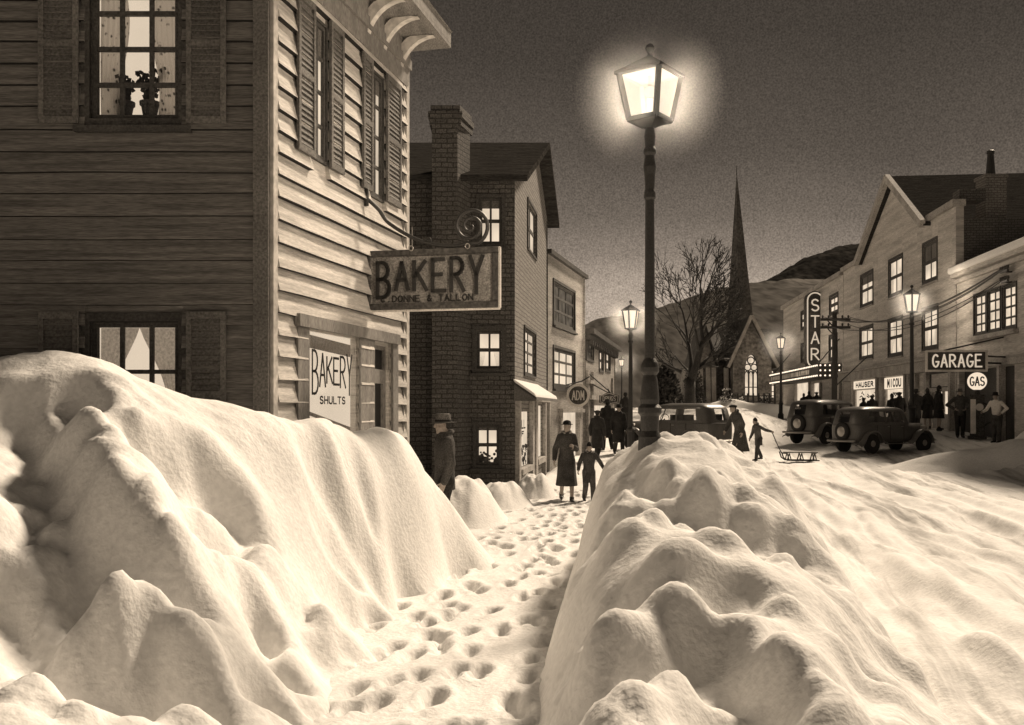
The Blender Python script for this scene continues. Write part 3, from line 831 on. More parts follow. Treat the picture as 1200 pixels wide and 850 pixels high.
# ================================================================== BAKERY
BX, BY = -2.354, 9.5
bk = thing('bakery_building', 'large dark clapboard bakery with lit curtained windows at the left edge', 'building', (BX, BY, 0))
fs_ = Frame(-7.2, BY, BX, BY)                      # side wall, faces the camera
ff = Frame(BX, BY, BX + .2341 * 3.86, BY + 3.86)   # street wall
def su(x): return x + 7.2
WT = 6.95
sideholes = [(su(-4.08), su(-3.22), 4.66, 6.05), (su(-4.08), su(-3.22), 1.25, 2.70)]
zf = ff.zpx
fh_up = [(ff.px(363), ff.px(379.5), 4.55, 6.02), (ff.px(431.5), ff.px(446.5), 4.5, 6.02)]
fh_shop = (ff.px(357), ff.px(416.5), .75, 2.69)
fh_door = (ff.px(434.5), ff.px(454.5), 0.06, 2.66)
fronth = fh_up + [fh_shop, fh_door]

def lap_shade(o):  # black underside of each board stands in for its lap shadow
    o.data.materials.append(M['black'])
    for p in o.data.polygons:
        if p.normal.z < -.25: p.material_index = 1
def clapboards(fr, z0, z1, hb, holes, mb, u0=0, u1=None, seed=0):
    rnd = random.Random(seed); u1 = fr.L if u1 is None else u1
    z = z0; k = 0
    while z < z1 - .02:
        zt = min(z + hb * rnd.uniform(.94, 1.06), z1)
        cuts = [(h[0] - .04, h[1] + .04) for h in holes if min(zt, h[3] + .09) - max(z, h[2] - .09) > .5 * (zt - z)]
        segs, a = [], u0
        for c in sorted(cuts):
            if c[0] > a: segs.append((a, c[0]))
            a = max(a, c[1])
        if a < u1: segs.append((a, u1))
        for a, b in segs:
            n = max(1, int((b - a) / .45)); vs = []
            for i in range(n + 1):
                u = a + (b - a) * i / n
                w = .014 * float(vnoise(u * 1.3, k * 7.3, seed)) - .007
                ww = .012 * float(vnoise(u * 2.1, k * 3.3, seed + 5)); up = -.02 if zt < z1 else 0
                vs += [fr.p(u, z + w + .0, 0), fr.p(u, z + w, .062 + ww), fr.p(u, zt - up + w, .004), fr.p(u, zt - up + w, 0)]
            fsx = []
            for i in range(n):
                o = i * 4
                fsx += [(o + j, o + (j + 1) % 4, o + 4 + (j + 1) % 4, o + 4 + j) for j in range(4)]
            fsx += [(3, 2, 1, 0), (n * 4, n * 4 + 1, n * 4 + 2, n * 4 + 3)]
            mb.add(vs, fsx)
        z = zt; k += 1
    return mb
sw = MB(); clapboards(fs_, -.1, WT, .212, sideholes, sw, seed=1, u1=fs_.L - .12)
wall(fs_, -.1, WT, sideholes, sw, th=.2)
lap_shade(sw.build('wall', M['clapside'], bk, world=True))
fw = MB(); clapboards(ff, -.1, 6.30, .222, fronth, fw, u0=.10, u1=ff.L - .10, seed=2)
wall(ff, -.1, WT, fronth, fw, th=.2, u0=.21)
lap_shade(fw.build('wall', M['clap'], bk, world=True))
# corner boards, back walls, ceiling line
mb = MB(); fs_.box(mb, fs_.L - .135, fs_.L + .012, -.1, WT, -.0, .075); mb.build('corner_board', M['shutter'], bk, world=True)
mb = MB(); ff.box(mb, .0, .095, -.1, 6.3, .002, .05); mb.build('corner_board', M['paletrim'], bk, world=True)
mb = MB(); ff.box(mb, ff.L - .09, ff.L + .02, -.1, 6.3, .002, .05); mb.build('corner_board', M['paletrim'], bk, world=True)
e = ff.p(ff.L, 0)
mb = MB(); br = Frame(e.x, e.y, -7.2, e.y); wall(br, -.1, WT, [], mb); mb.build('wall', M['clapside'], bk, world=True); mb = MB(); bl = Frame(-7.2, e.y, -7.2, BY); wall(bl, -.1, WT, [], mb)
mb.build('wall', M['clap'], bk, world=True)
# frieze boards and cornice
mb = MB()
for z0, z1, d in ((6.22, 6.46, .05), (6.46, 6.60, .085), (6.60, 6.80, .06)): ff.box(mb, -.02, ff.L + .03, z0, z1 - .003, .004, d)
mb.build('frieze', M['trim'], bk, world=True)
mb = MB(); OV = .58
poly = [ff.p(-.45, 0, OV), ff.p(ff.L + .22, 0, OV), Vector((e.x + .06, e.y + .22, 0)), Vector((-7.5, e.y + .22, 0)), Vector((-7.5, BY - .45, 0))]
mb.prism([p + Vector((0, 0, 6.80)) for p in poly], (0, 0, .05))
inn = [p + Vector((0, 0, 6.853)) for p in poly]; mb.prism(inn, (0, 0, .16))
top = [Vector((p.x * .97, p.y, 7.013)) for p in poly]
cx = sum(p.x for p in top) / 5; cy = sum(p.y for p in top) / 5
mb.add(top + [Vector((-4.6, cy, 8.6))], [(0, 1, 5), (1, 2, 5), (2, 3, 5), (3, 4, 5), (4, 0, 5), (4, 3, 2, 1, 0)])
roof = mb.build('roof', M['trim'], bk, world=True)
for u in (ff.px(428), ff.px(447), ff.px(467)):
    mb = MB(); pr = []
    for i in range(13):
        a = i / 12 * PI / 2
        pr.append((.03 + .47 * (1 - math.cos(a)), 6.28 + .50 * math.sin(a)))
    outer = [ff.p(u - .05, z, d) for d, z in pr]
    inner = [ff.p(u - .05, z + .015, d - .10 * math.cos(i / 12 * PI / 2) - .02) if False else ff.p(u - .05, min(z + .10, 6.795), max(d - .085, .012)) for i, (d, z) in enumerate(pr)]
    mb.prism(outer + inner[::-1], ff.u * .10)
    mb.build('bracket', M['paletrim'], bk, world=True)

def shutter(fr, u0, u1, z0, z1):
    mb = MB(); t = .05
    for q in ((u0, u0 + t, z0, z1), (u1 - t, u1, z0, z1), (u0 + t, u1 - t, z0, z0 + .07), (u0 + t, u1 - t, z1 - .07, z1), (u0 + t, u1 - t, (z0 + z1) / 2 - .03, (z0 + z1) / 2 + .03)):
        fr.box(mb, *q, .052, .085)
    z = z0 + .08
    while z < z1 - .1:
        P = fr.p
        mb.hexa([P(u0 + t, z, .079), P(u1 - t, z, .079), P(u1 - t, z - .004, .067), P(u0 + t, z - .004, .067), P(u0 + t, z + .045, .062), P(u1 - t, z + .045, .062), P(u1 - t, z + .049, .055), P(u0 + t, z + .049, .055)])
        z += .058
    fr.box(mb, u0 + t, u1 - t, z0 + .07, z1 - .07, .045, .0515)
    s = mb.build('shutter', M['shutter'], bk, world=True)
    return s
# side windows: lace upstairs, tied sheers below
w = window(bk, fs_, sideholes[0], 4, 3, 'glass', bar=.04, casing=.08, fm='dark', sill='dark', curtain='lace', backs=True, shade=.2, midrail=False)
mb = MB(); fs_.box(mb, su(-4.6), su(-2.7), 4.2, 6.4, -.95, -.93); mb.build('lit_room', M['room'], bk, world=True)
w = window(bk, fs_, sideholes[1], 3, 3, 'glass', bar=.04, casing=.08, fm='dark', sill='dark', curtain='tie', backs=True, midrail=False)
mb = MB(); fs_.box(mb, su(-4.6), su(-2.7), .9, 3.1, -.95, -.93); mb.build('lit_room', M['room'], bk, world=True)
for a, b in ((-4.55, -4.17), (-3.13, -2.75)):
    shutter(fs_, su(a), su(b), 4.60, 6.14); shutter(fs_, su(a), su(b), 1.2, 2.79)
for a, b in ((342, 362), (380.5, 396), (419, 430.5), (447.5, 464)):
    shutter(ff, ff.px(a), ff.px(b), 4.5, 6.12)
for i, h in enumerate(fh_up):
    window(bk, ff, h, 4, 2, 'lit', bar=.035, casing=.03, fm='dark', shade=.36 if i == 0 else .22, curtain=None, midrail=False, inset=-.012)
# shop front
mb = MB()
for q in ((ff.px(343), ff.px(356.5), -.05, 2.70, .062), (ff.px(417), ff.px(428.5), -.05, 2.70, .062), (ff.px(343) - .03, ff.px(461), 2.70, 2.83, .10), (ff.px(428.7), ff.px(434), -.05, 2.70, .06), (ff.px(455), ff.px(461), -.05, 2.70, .07), (ff.px(357), ff.px(416.5), -.05, .74, .05)):
    ff.box(mb, q[0], q[1], q[2], q[3] - .003, .036, q[4])
shop = mb.build('shop_front', M['trim'], bk, world=True)
mb = MB(); ff.box(mb, fh_shop[0], fh_shop[1], fh_shop[2], fh_shop[3], .002, .008); pn = mb.build('pane', M['glass'], shop, world=True)
mb = MB(); ff.box(mb, fh_shop[0] - .1, fh_shop[1] + .1, .5, 3.0, -.075, -.065); mb.build('lit_room', M['room'], bk, world=True)
# drawn blind, plus added strips imitating slanting reflections in the glass
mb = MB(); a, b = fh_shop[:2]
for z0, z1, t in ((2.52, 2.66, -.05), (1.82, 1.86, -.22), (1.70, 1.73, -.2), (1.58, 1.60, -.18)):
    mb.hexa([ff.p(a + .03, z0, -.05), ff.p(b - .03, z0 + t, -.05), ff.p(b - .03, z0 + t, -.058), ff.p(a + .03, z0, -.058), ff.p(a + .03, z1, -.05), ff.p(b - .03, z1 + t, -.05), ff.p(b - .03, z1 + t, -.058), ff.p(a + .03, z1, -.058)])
mb.split('blind_reflection_strip', M['blind'], shop, world=True)
mb = MB()
uu = (ff.px(364), ff.px(412))
lettering(mb, ff, 'BAKERY', uu[0], uu[1], 2.02, 2.48, .0115, .028, gap=.2, bots=[0, .18, .27, .24, .18, .0], tops=[0, .06, .12, .12, .07, 0], dep=.004)
lettering(mb, ff, 'SHULTS', ff.px(373), ff.px(404), 1.915, 1.99, .0115, .017, gap=.3, dep=.004)
mb.build('lettering', M['letter'], shop, world=True)
# door with transom
mb = MB(); a, b = fh_door[:2]; P = [(a, a + .09, .06, 2.30), (b - .09, b, .06, 2.30), (a + .09, b - .09, 2.18, 2.30), (a + .09, b - .09, .06, .8), (a, b, 2.30, 2.36), (a, a + .05, 2.36, 2.66), (b - .05, b, 2.36, 2.66), (a + .05, b - .05, 2.61, 2.66)]
for q in P: ff.box(mb, *q, -.09, -.03)
dr = mb.build('door', M['trim'], bk, world=True)
mb = MB(); ff.box(mb, a + .09, a + .20, .8, 2.18, -.07, -.06); ff.box(mb, a + .05, a + .27, 2.36, 2.61, -.07, -.06); mb.build('pane', M['dim'], dr, world=True)
mb = MB(); ff.box(mb, a + .20, b - .09, .8, 2.18, -.075, -.065); ff.box(mb, a + .27, b - .05, 2.36, 2.61, -.075, -.065); mb.build('pane', M['black'], dr, world=True)
mb = MB(); mb.ball(ff.p(a + .05, 1.05, .0), .03, 10, 6); mb.build('handle', M['chrome'], dr, world=True)

# two pot plants on the upper sill
def pot_plant(x, label, seed, hgt):
    t = thing('potted_plant', label, 'pot plant', (x, BY + .205, 4.663 + .05))
    mb = MB(); mb.lathe([(.06, 0), (.085, .14), (.098, .14), (.10, .175), (.085, .175), (.08, .16)], n=16); mb.build('pot', M['terracotta'], t, smooth=False)
    mb = MB(); rnd = random.Random(seed)
    for i in range(9):
        a = rnd.uniform(0, 2 * PI); q = Vector((0, 0, .15)); pts = [q.copy()]
        tilt = rnd.uniform(.1, .75)
        for k in range(4):
            q = q + Vector((math.cos(a) * tilt * .07, math.sin(a) * tilt * .05, hgt / 4 * rnd.uniform(.6, 1.1))); pts.append(q.copy())
        mb.tube(pts, .006, 5)
        for q in pts[1:]:
            for j in range(3):
                d = Vector((rnd.uniform(-1, 1), rnd.uniform(-.6, .6), rnd.uniform(-.3, .8))).normalized() * rnd.uniform(.035, .06)
                s = d.cross(Vector((0, 1, .3))).normalized() * .026
                mb.add([q, q + d * .5 + s, q + d, q + d * .5 - s], [(0, 1, 2, 3)])
    mb.build('foliage', M['leaf'], t)
pot_plant(-3.83, 'pot plant with sparse stems, left one on the upstairs sill', 3, .27)
pot_plant(-3.58, 'taller pot plant spreading before the pane, right one on the upstairs sill', 6, .33)
mb = MB(); fs_.box(mb, su(-4.07), su(-3.23), 4.663, 4.71, -.30, -.09); mb.build('sill', M['dark'], bk, world=True)

# ------------------------------------------------------------------ hanging bakery sign
mt = ff.p(ff.px(428), 0)
L0 = Vector((-1.795, 12.0, 0)); R0 = Vector((-.16, 11.63, 0))
fsn = Frame(L0.x, L0.y, R0.x, R0.y)
sg = thing('hanging_sign', 'framed hanging BAKERY sign board with scrolled iron bracket', 'sign', (L0.x, L0.y, 3.0))
z0, z1 = 3.06, 3.78
mb = MB(); fsn.box(mb, .07, fsn.L - .07, z0 + .07, z1 - .07, -.03, .012); mb.build('board', M['signboard'], sg, world=True)
mb = MB()
for q in ((0, fsn.L, z0, z0 + .075), (0, fsn.L, z1 - .075, z1), (0, .075, z0 + .075, z1 - .075), (fsn.L - .075, fsn.L, z0 + .075, z1 - .075)): fsn.box(mb, *q, -.045, .04)
fo = mb.build('frame', M['signdark'], sg, world=True); soft_edges(fo, .012)
mb = MB()
for q in ((-.012, fsn.L + .012, z0 - .022, z0 - .002), (fsn.L + .002, fsn.L + .022, z0 - .002, z1 + .0)): fsn.box(mb, *q, -.05, .02)
mb.build('edge_strip', M['signpale'], sg, world=True)
mb = MB()
lettering(mb, fsn, 'BAKERY', .13, fsn.L - .15, z0 + .15, z1 - .11, .022, .042, gap=.34, bots=[0, .2, .18, .14, .13, .06], tops=[.08, .1, .08, .04, .02, .0], dep=.03)
lettering(mb, fsn, 'C.DONNE & TALLON', .20, fsn.L - .30, z0 + .095, z0 + .165, .016, .013, gap=.3, dep=.012)
mb.build('lettering', M['letter'], sg, world=True)
mb = MB(); mid = fsn.L * .60
pts = []
a0 = ff.p(ff.px(424), 4.42, .03)
ctrl = [a0, a0.lerp(fsn.p(mid * .35, 4.16), .5) + Vector((0, 0, -.02)), fsn.p(mid * .30, 4.12), fsn.p(mid * .62, 3.92), fsn.p(mid * .9, 3.83), fsn.p(mid + .14, 3.81), fsn.p(mid + .30, 3.835)]
def spline(c, n=8):
    o = []
    for i in range(len(c) - 1):
        p0, p1, p2, p3 = c[max(i - 1, 0)], c[i], c[i + 1], c[min(i + 2, len(c) - 1)]
        for k in range(n):
            t = k / n
            o.append(.5 * ((2 * p1) + (p2 - p0) * t + (2 * p0 - 5 * p1 + 4 * p2 - p3) * t * t + (3 * p1 - p0 - 3 * p2 + p3) * t ** 3))
    return o + [c[-1]]
pts = spline(ctrl)
cs = Vector((fsn.L * .795, 0, 4.035))
for i in range(1, 64):
    t = i / 63; ang = R(-78) + t * 2 * PI * 2.3; r = .215 * (1 - t) ** .85 + .012
    pts.append(fsn.p(cs.x + r * math.cos(ang), cs.z + r * math.sin(ang)))
mb.tube(pts, [.024] * (len(pts) - 40) + [.024 - .010 * i / 39 for i in range(40)], 8)
cs2 = (mid * .80, 3.88)
mb.tube([fsn.p(cs2[0] + (.012 + .036 * k / 20) * math.cos(k * .5), cs2[1] + (.012 + .036 * k / 20) * math.sin(k * .5)) for k in range(21)], .010, 6)
mb.bar(ff.p(ff.px(424) , 4.3, .06), ff.p(ff.px(424), 4.55, .06), .05, .03)
mb.build('bracket', M['iron'], sg, smooth=True, world=True)
mb = MB()
for u in (fsn.L * .36, fsn.L * .78):
    mb = MB()
    mb.tube([fsn.p(u + .026 * math.cos(k * PI / 7), z1 + .012 + .03 * math.sin(k * PI / 7), .045) for k in range(15)], .008, 6)
    mb.bar(fsn.p(u, z1 + .03), fsn.p(u, 3.9 if u > 1 else 4.06), .012)
    mb.build('ring', M['chrome'], sg, world=True)


# ================================================================== BRICK HOUSE WITH CHIMNEY
bh = thing('brick_house', 'tall dark brick house with outside chimney and lit windows next to the bakery', 'house', (.06, 21, 0))
fb = Frame(-5.2, 21, .06, 21)
fbf = Frame(.06, 21, .06 + .134 * 7.1, 28.1)
def hpx(fr, a, b, y0, y1):      # opening from its pixel extents
    u0, u1 = fr.px(a), fr.px(b); D = (fr.p(u0, 0).y + fr.p(u1, 0).y) / 2
    return (u0, u1, CAM_H + (HOR - y1) / F_PX * D, CAM_H + (HOR - y0) / F_PX * D)
hs = [hpx(fb, 558, 585, 498, 545), hpx(fb, 559, 588, 388, 432), hpx(fb, 562, 588, 232, 286)]
EV = 6.82
mb = MB(); wall(fb, -.8, EV, hs, mb, th=.3); mb.build('wall', M['brick'], bh, world=True)  # side wall in the darker brick: shade put into the colour
window(bh, fb, hs[0], 2, 2, 'lit', bar=.045, casing=.07, sill='dark', curtain=None, shade=.12)
mb = MB(); rnd = random.Random(8)
for i in range(46):
    c = fb.p(rnd.uniform(hs[0][0] + .04, hs[0][1] - .04), hs[0][2] + .04 + abs(rnd.gauss(0, .13)), -.045)
    mb.ball(c, rnd.uniform(.02, .045), 6, 4, (1, .2, 1))
mb.build('foliage', M['leaf'], bh, world=True)
window(bh, fb, hs[1], 2, 2, 'lit', bar=.045, casing=.10, sill='dark', curtain='part', inset=-.10)
window(bh, fb, hs[2], 2, 2, 'lit', bar=.045, casing=.08, sill='dark', shade=.22)
hf = [hpx(fbf, 614, 627, 388, 440), hpx(fbf, 618, 628, 243, 297)]
shopg = [(fbf.px(606), fbf.px(619.5), .55, 1.80), (fbf.px(626.5), fbf.px(635), .6, 1.95), (fbf.px(636.5), fbf.px(640), .1, 1.85)]
PKZ, PKU = 8.55, 4.6
mb = MB(); wall(fbf, -.8, EV - .003, hf + shopg, mb, th=.3)
mb.prism([fbf.p(0.0, EV), fbf.p(fbf.L, EV), fbf.p(fbf.L, 7.25), fbf.p(PKU, PKZ)], fbf.n * -.28)
mb.build('wall', M['brickpale'], bh, world=True)  # street wall in the paler brick: lamplight put into the colour
window(bh, fbf, hf[0], 4, 2, 'lit', bar=.05, casing=.05, midrail=False)
window(bh, fbf, hf[1], 2, 2, 'lit', bar=.05, casing=.05)
mb = MB(); b2 = Frame(fbf.p(fbf.L, 0).x, 28.1, -5.2, 28.1); wall(b2, -.8, 7.2, [], mb); mb.build('wall', M['brick'], bh, world=True)
# roof: ridge runs to the left from the street gable
mb = MB(); g0 = fbf.p(-.45, EV - .20, .32); g1 = fbf.p(PKU, PKZ + .1, .32); g2 = fbf.p(fbf.L + .35, 7.1, .32)
dx = Vector((-6.4, 0, 0)); up = Vector((0, 0, .14))
mb.hexa([g0, g1, g1 + dx, g0 + dx, g0 + up, g1 + up, g1 + dx + up, g0 + dx + up])
mb.hexa([g1 + Vector((0, .002, 0)), g2, g2 + dx, g1 + dx, g1 + up, g2 + up, g2 + dx + up, g1 + dx + up])
rf = mb.build('roof', M['roof'], bh, world=True)
# chimney up the side wall
mb = MB()
def ch(z0, z1, e=0):
    mb.prism([(-1.66 - e, 20.35 - e, z0), (-1.13 + e, 20.35 - e, z0), (-.90 + e, 20.995, z0), (-1.66 - e, 20.995, z0)], (0, 0, z1 - z0))
ch(-.5, 7.75); 
def ch2(z0, z1, e):
    mb.prism([(-1.64 - e, 20.40 - e, z0), (-1.13 + e, 20.40 - e, z0), (-.92 + e, 21.1 + e, z0), (-1.64 - e, 21.1 + e, z0)], (0, 0, z1 - z0))
ch2(7.752, 7.90, .07); ch2(7.902, 8.02, .10); ch2(8.022, 8.16, .05)
mb.build('chimney', M['brick'], bh, world=True)
# shop front on the street side
mb = MB()
for a, b in ((603.5, 605.8), (619.8, 621.8), (624, 626.2), (635.2, 636.3), (640.2, 641)): fbf.box(mb, fbf.px(a), fbf.px(b), -.6, 2.05, .004, .10)
fbf.box(mb, fbf.px(605.8), fbf.px(619.8), .42, .54, .004, .14); fbf.box(mb, fbf.px(626.2), fbf.px(635.2), .45, .59, .004, .12)
fbf.box(mb, fbf.px(603.5), fbf.px(641), 2.053, 2.15, .004, .12)
sf = mb.build('shop_front', M['stonepale'], bh, world=True)
mb = MB()
for h in shopg[:2]: fbf.box(mb, h[0], h[1], h[2], h[3], -.05, -.04)
mb.build('pane', M['shop'], sf, world=True)
mb = MB(); h = shopg[2]; fbf.box(mb, h[0], h[1], h[2], h[3], -.12, -.06); mb.build('door', M['dark'], bh, world=True)
mb = MB(); h = shopg[0]
lettering(mb, fbf, 'HILL', h[0] + .3, h[1] - .3, 1.42, 1.60, -.036, .035, dep=.006); lettering(mb, fbf, 'OF', h[0] + .6, h[1] - .6, 1.24, 1.34, -.036, .03, dep=.006)
rnd = random.Random(3)
for i in range(26):
    c = fbf.p(rnd.uniform(h[0] + .1, h[1] - .1), rnd.uniform(h[2] + .02, h[2] + .45), -.034); r = rnd.uniform(.04, .09)
    mb.tube([c + fbf.u * r * 1.4 * math.cos(k) + Vector((0, 0, r * math.sin(k))) for k in range(6)], .011, 4)
mb.build('lettering', M['letter'], sf, world=True)
mb = MB(); aw = [fbf.p(-.25, 2.42, .02), fbf.p(4.5, 2.42, .02), fbf.p(4.8, 2.10, .50), fbf.p(-.35, 2.10, .50)]
mb.prism([aw[0], aw[3], fbf.p(-.35, 2.03, .50), fbf.p(-.25, 2.03, .02)], fbf.u * .06)
mb.hexa([p - Vector((0, 0, .05)) for p in aw] + aw)
an = mb.build('awning', M['awning'], bh, world=True)
mb = MB(); mb.hexa([p + Vector((0, 0, .004)) for p in aw] + [p + Vector((0, 0, .09)) - fbf.n * .03 for p in aw]); so = mb.build('snow_cover', M['snow'], an, world=True); soft_edges(so, .03)

# ================================================================== FLAT ROOFED SHOP BEYOND
x0, y0 = fbf.p(fbf.L, 0).x + .02, 28.15
f3 = Frame(x0, y0, x0 + .265 * 5.5, y0 + 5.5)
b3 = thing('flat_roofed_shop', 'narrow flat roofed shop with large lit upstairs window, past the brick house', 'building', (x0, y0, 0))
h3 = [hpx(f3, 648.5, 673, 337, 383), hpx(f3, 648.5, 673, 411, 454), (f3.px(657), f3.px(677), .2, 1.75)]
mb = MB(); wall(f3, -.5, 6.32, h3, mb); 
q = f3.p(f3.L, 0); s3 = Frame(q.x, q.y, -4, q.y); mb.build('wall', M['stuccod'], b3, world=True); mb = MB(); wall(s3, -.5, 6.32, [], mb); mb.build('wall', M['stuccod'], b3, world=True); mb = MB(); s4 = Frame(-4, y0, x0, y0); wall(s4, -.5, 6.32, [], mb, u1=s4.L - .1)
mb.build('wall', M['stuccod'], b3, world=True)
mb = MB(); f3.box(mb, -.05, f3.L + .1, 6.322, 6.45, -.35, .12); mb.build('cornice', M['dark'], b3, world=True)
mb = MB(); mb.prism([f3.p(0, 6.2, -.25), f3.p(f3.L, 6.2, -.25), (-3.8, q.y - .25, 6.2), (-3.8, y0 + .25, 6.2)], (0, 0, .08)); mb.build('roof', M['roof'], b3, world=True)
window(b3, f3, h3[0], 3, 3, 'dim', bar=.07, casing=.08, sill='dark', midrail=False)
window(b3, f3, h3[1], 3, 3, 'lit', bar=.07, casing=.08, sill='dark', midrail=False)
mb = MB(); h = h3[2]; f3.box(mb, h[0] - .25, h[0], .0, h[3], .004, .08); f3.box(mb, h[1], h[1] + .25, .0, h[3], .004, .08); f3.box(mb, h[0] - .4, h[1] + .5, h[3] + .003, h[3] + .12, .004, .16)
sf = mb.build('shop_front', M['stonepale'], b3, world=True)
mb = MB(); f3.box(mb, h[0], h[1], h[2], h[3], -.09, -.08); mb.build('pane', M['shop'], sf, world=True)

# ================================================================== TWO STOREY SHOP WITH CORNICE
x0, y0 = q.x + .05, q.y + .06
f4 = Frame(x0, y0, x0 + .20 * 10.4, y0 + 10.4)
b4 = thing('cornice_shop', 'low two storey shop under a heavy dark cornice, last on the left row', 'building', (x0, y0, 0))
h4 = [hpx(f4, 687, 695, 399, 421), hpx(f4, 702, 706.5, 411, 434), hpx(f4, 709.5, 714.5, 413, 434), (f4.px(694), f4.px(716), .5, 2.0)]
mb = MB(); wall(f4, -.4, 4.45, h4, mb); q4 = f4.p(f4.L, 0); s5 = Frame(q4.x, q4.y, -3, q4.y); mb.build('wall', M['stuccod'], b4, world=True); mb = MB(); wall(s5, -.4, 4.45, [], mb); mb.build('wall', M['stuccod'], b4, world=True); mb = MB(); s6 = Frame(-3, y0, x0, y0); wall(s6, -.4, 4.45, [], mb, u1=s6.L - .1)
mb.build('wall', M['stuccod'], b4, world=True)
mb = MB(); f4.box(mb, -.1, f4.L + .2, 4.452, 4.62, -.3, .3); f4.box(mb, -.1, f4.L + .2, 4.25, 4.449, .004, .16)
for i in range(16): f4.box(mb, .3 + i * .63, .42 + i * .63, 4.1, 4.247, .004, .22)
mb.build('cornice', M['dark'], b4, world=True)
mb = MB(); mb.prism([f4.p(0, 4.3, -.25), f4.p(f4.L, 4.3, -.25), (-2.8, q4.y - .25, 4.3), (-2.8, y0 + .25, 4.3)], (0, 0, .08)); mb.build('roof', M['roof'], b4, world=True)
window(b4, f4, h4[0], 2, 2, 'dim', bar=.09, casing=.1); window(b4, f4, h4[1], 2, 2, 'lit', bar=.06, casing=.1); window(b4, f4, h4[2], 2, 2, 'lit', bar=.06, casing=.1)
mb = MB(); h = h4[3]
for u in (f4.px(686.5), f4.px(692.5), h[1]): f4.box(mb, u, u + .22, -.1, 3.2, .004, .1)
f4.box(mb, .1, f4.L - .1, 2.2, 2.34, .004, .2); f4.box(mb, .1, f4.px(692), 2.75, 2.86, .004, .16)
sf = mb.build('shop_front', M['stonepale'], b4, world=True)
mb = MB(); f4.box(mb, h[0], h[1], h[2], h[3], -.09, -.08); mb.build('pane', M['shop'], sf, world=True)

# round and scrolled hanging signs
c = at(677.5, 463.5, 29.2)
fr_ = Frame(c.x - .34, c.y + .03, c.x + .34, c.y - .03)
rs = thing('round_sign', 'round hanging shop sign lettered ADM in a pale ring', 'sign', (c.x, c.y, c.z - .36))
def disc(mb, fr, r, d0, d1, z, r0=0, n=28, u=None):
    u = fr.L / 2 if u is None else u
    o = [fr.p(u + r * math.cos(2 * PI * k / n), z + r * math.sin(2 * PI * k / n), d0) for k in range(n)]
    if not r0: mb.prism(o, fr.n * (d1 - d0)); return
    for k in range(n):
        a0_, a1_ = 2 * PI * k / n, 2 * PI * (k + 1) / n
        mb.hexa([fr.p(u + rr * math.cos(a), z + rr * math.sin(a), d) for d in (d0, d1) for rr, a in ((r0, a0_), (r, a0_), (r, a1_), (r0, a1_))])
mb = MB(); disc(mb, fr_, .27, -.03, .02, c.z); mb.build('board', M['signdark'], rs, world=True)
mb = MB(); disc(mb, fr_, .345, -.05, .045, c.z, .272); mb.build('ring', M['signpale'], rs, world=True)
mb = MB(); lettering(mb, fr_, 'ADM', .34 - .19, .34 + .19, c.z - .13, c.z + .13, .026, .03, gap=.28); mb.build('lettering', M['signpale'], rs, world=True)
mb = MB(); wp = f3.p(f3.px(664), 2.62, 0)
mb.tube([wp, fr_.p(.45, c.z + .42), fr_.p(.68, c.z + .56)], .02, 6); mb.tube([wp - Vector((0, 0, .1)), fr_.p(.2, c.z + .34)], .016, 6)
mb.build('bracket', M['iron'], rs, world=True)
c = at(714, 467.5, 35.5)
fr_ = Frame(c.x - .36, c.y + .04, c.x + .36, c.y - .04)
cs_ = thing('scrolled_sign', 'small dark sign with curved top edge on a slanting arm', 'sign', (c.x, c.y, c.z - .2))
def wavy(k, s): return [fr_.p(.36 + x * s, c.z + (.17 + .05 * math.cos(x * 9)) * s * 1.0, 0) for x in np.linspace(-.36, .36, 17)] + [fr_.p(.36 + x * s, c.z - (.17 + .03 * math.cos(x * 9)) * s, 0) for x in np.linspace(.36, -.36, 17)]
mb = MB(); mb.prism(wavy(0, 1.0), fr_.n * .05); mb.build('board', M['signdark'], cs_, world=True)
mb = MB(); wv = [p + fr_.n * .055 for p in wavy(0, .86)]; mb.tube(wv + wv[:1], .012, 5); mb.build('edge_strip', M['signpale'], cs_, world=True)
mb = MB(); lettering(mb, fr_, 'DRUGS', .12, .60, c.z - .075, c.z + .085, .06, .022, gap=.3); mb.build('lettering', M['signpale'], cs_, world=True)
mb = MB(); wp = f4.p(1.0, 3.1, 0); mb.tube([wp, fr_.p(.30, c.z + .32)], .022, 6); mb.tube([wp - Vector((0, 0, .3)), fr_.p(.36, c.z + .2)], .022, 6); mb.tube([fr_.p(.30, c.z + .36), fr_.p(.4, c.z + .18)], .03, 6)
mb.build('bracket', M['iron'], cs_, world=True)

# ================================================================== RIGHT HAND ROW
def RP(D): return (13.6 + .1 * D, D)
def rframe(Da, Db): a, b = RP(Da), RP(Db); return Frame(a[0], a[1], b[0], b[1])
def Dpx(px): return 13.6 / ((px - 600) / F_PX - .1)
def zat(px, py): return CAM_H + (HOR - py) / F_PX * Dpx(px)

# ---- gabled three storey building
fg = rframe(57.2, 38.6)
gb = thing('gabled_building', 'three storey gabled building with two rows of lit windows over bright shops', 'building', (*RP(57.2), zg(*RP(57.2))))
hg = [hpx(fg, 1009, 1023, 321, 357), hpx(fg, 1042, 1057.5, 303, 345), hpx(fg, 1082, 1098, 284, 329),
      hpx(fg, 1008, 1023, 384, 419), hpx(fg, 1041.5, 1057.5, 374, 416), hpx(fg, 1081.5, 1099, 361, 408)]
sh = [hpx(fg, 1002, 1029, 457, 492), hpx(fg, 1038, 1062, 456, 496), hpx(fg, 1070, 1074.5, 450, 500), hpx(fg, 1092, 1116, 459, 512)]
sh[3] = (sh[3][0], sh[3][1], zg(*RP(40)) + .05, sh[3][3])
ug0, ug1 = fg.px(1012), fg.px(1088); ugp = (ug0 + ug1) / 2 + .3
zE, zK = 9.85, 12.75
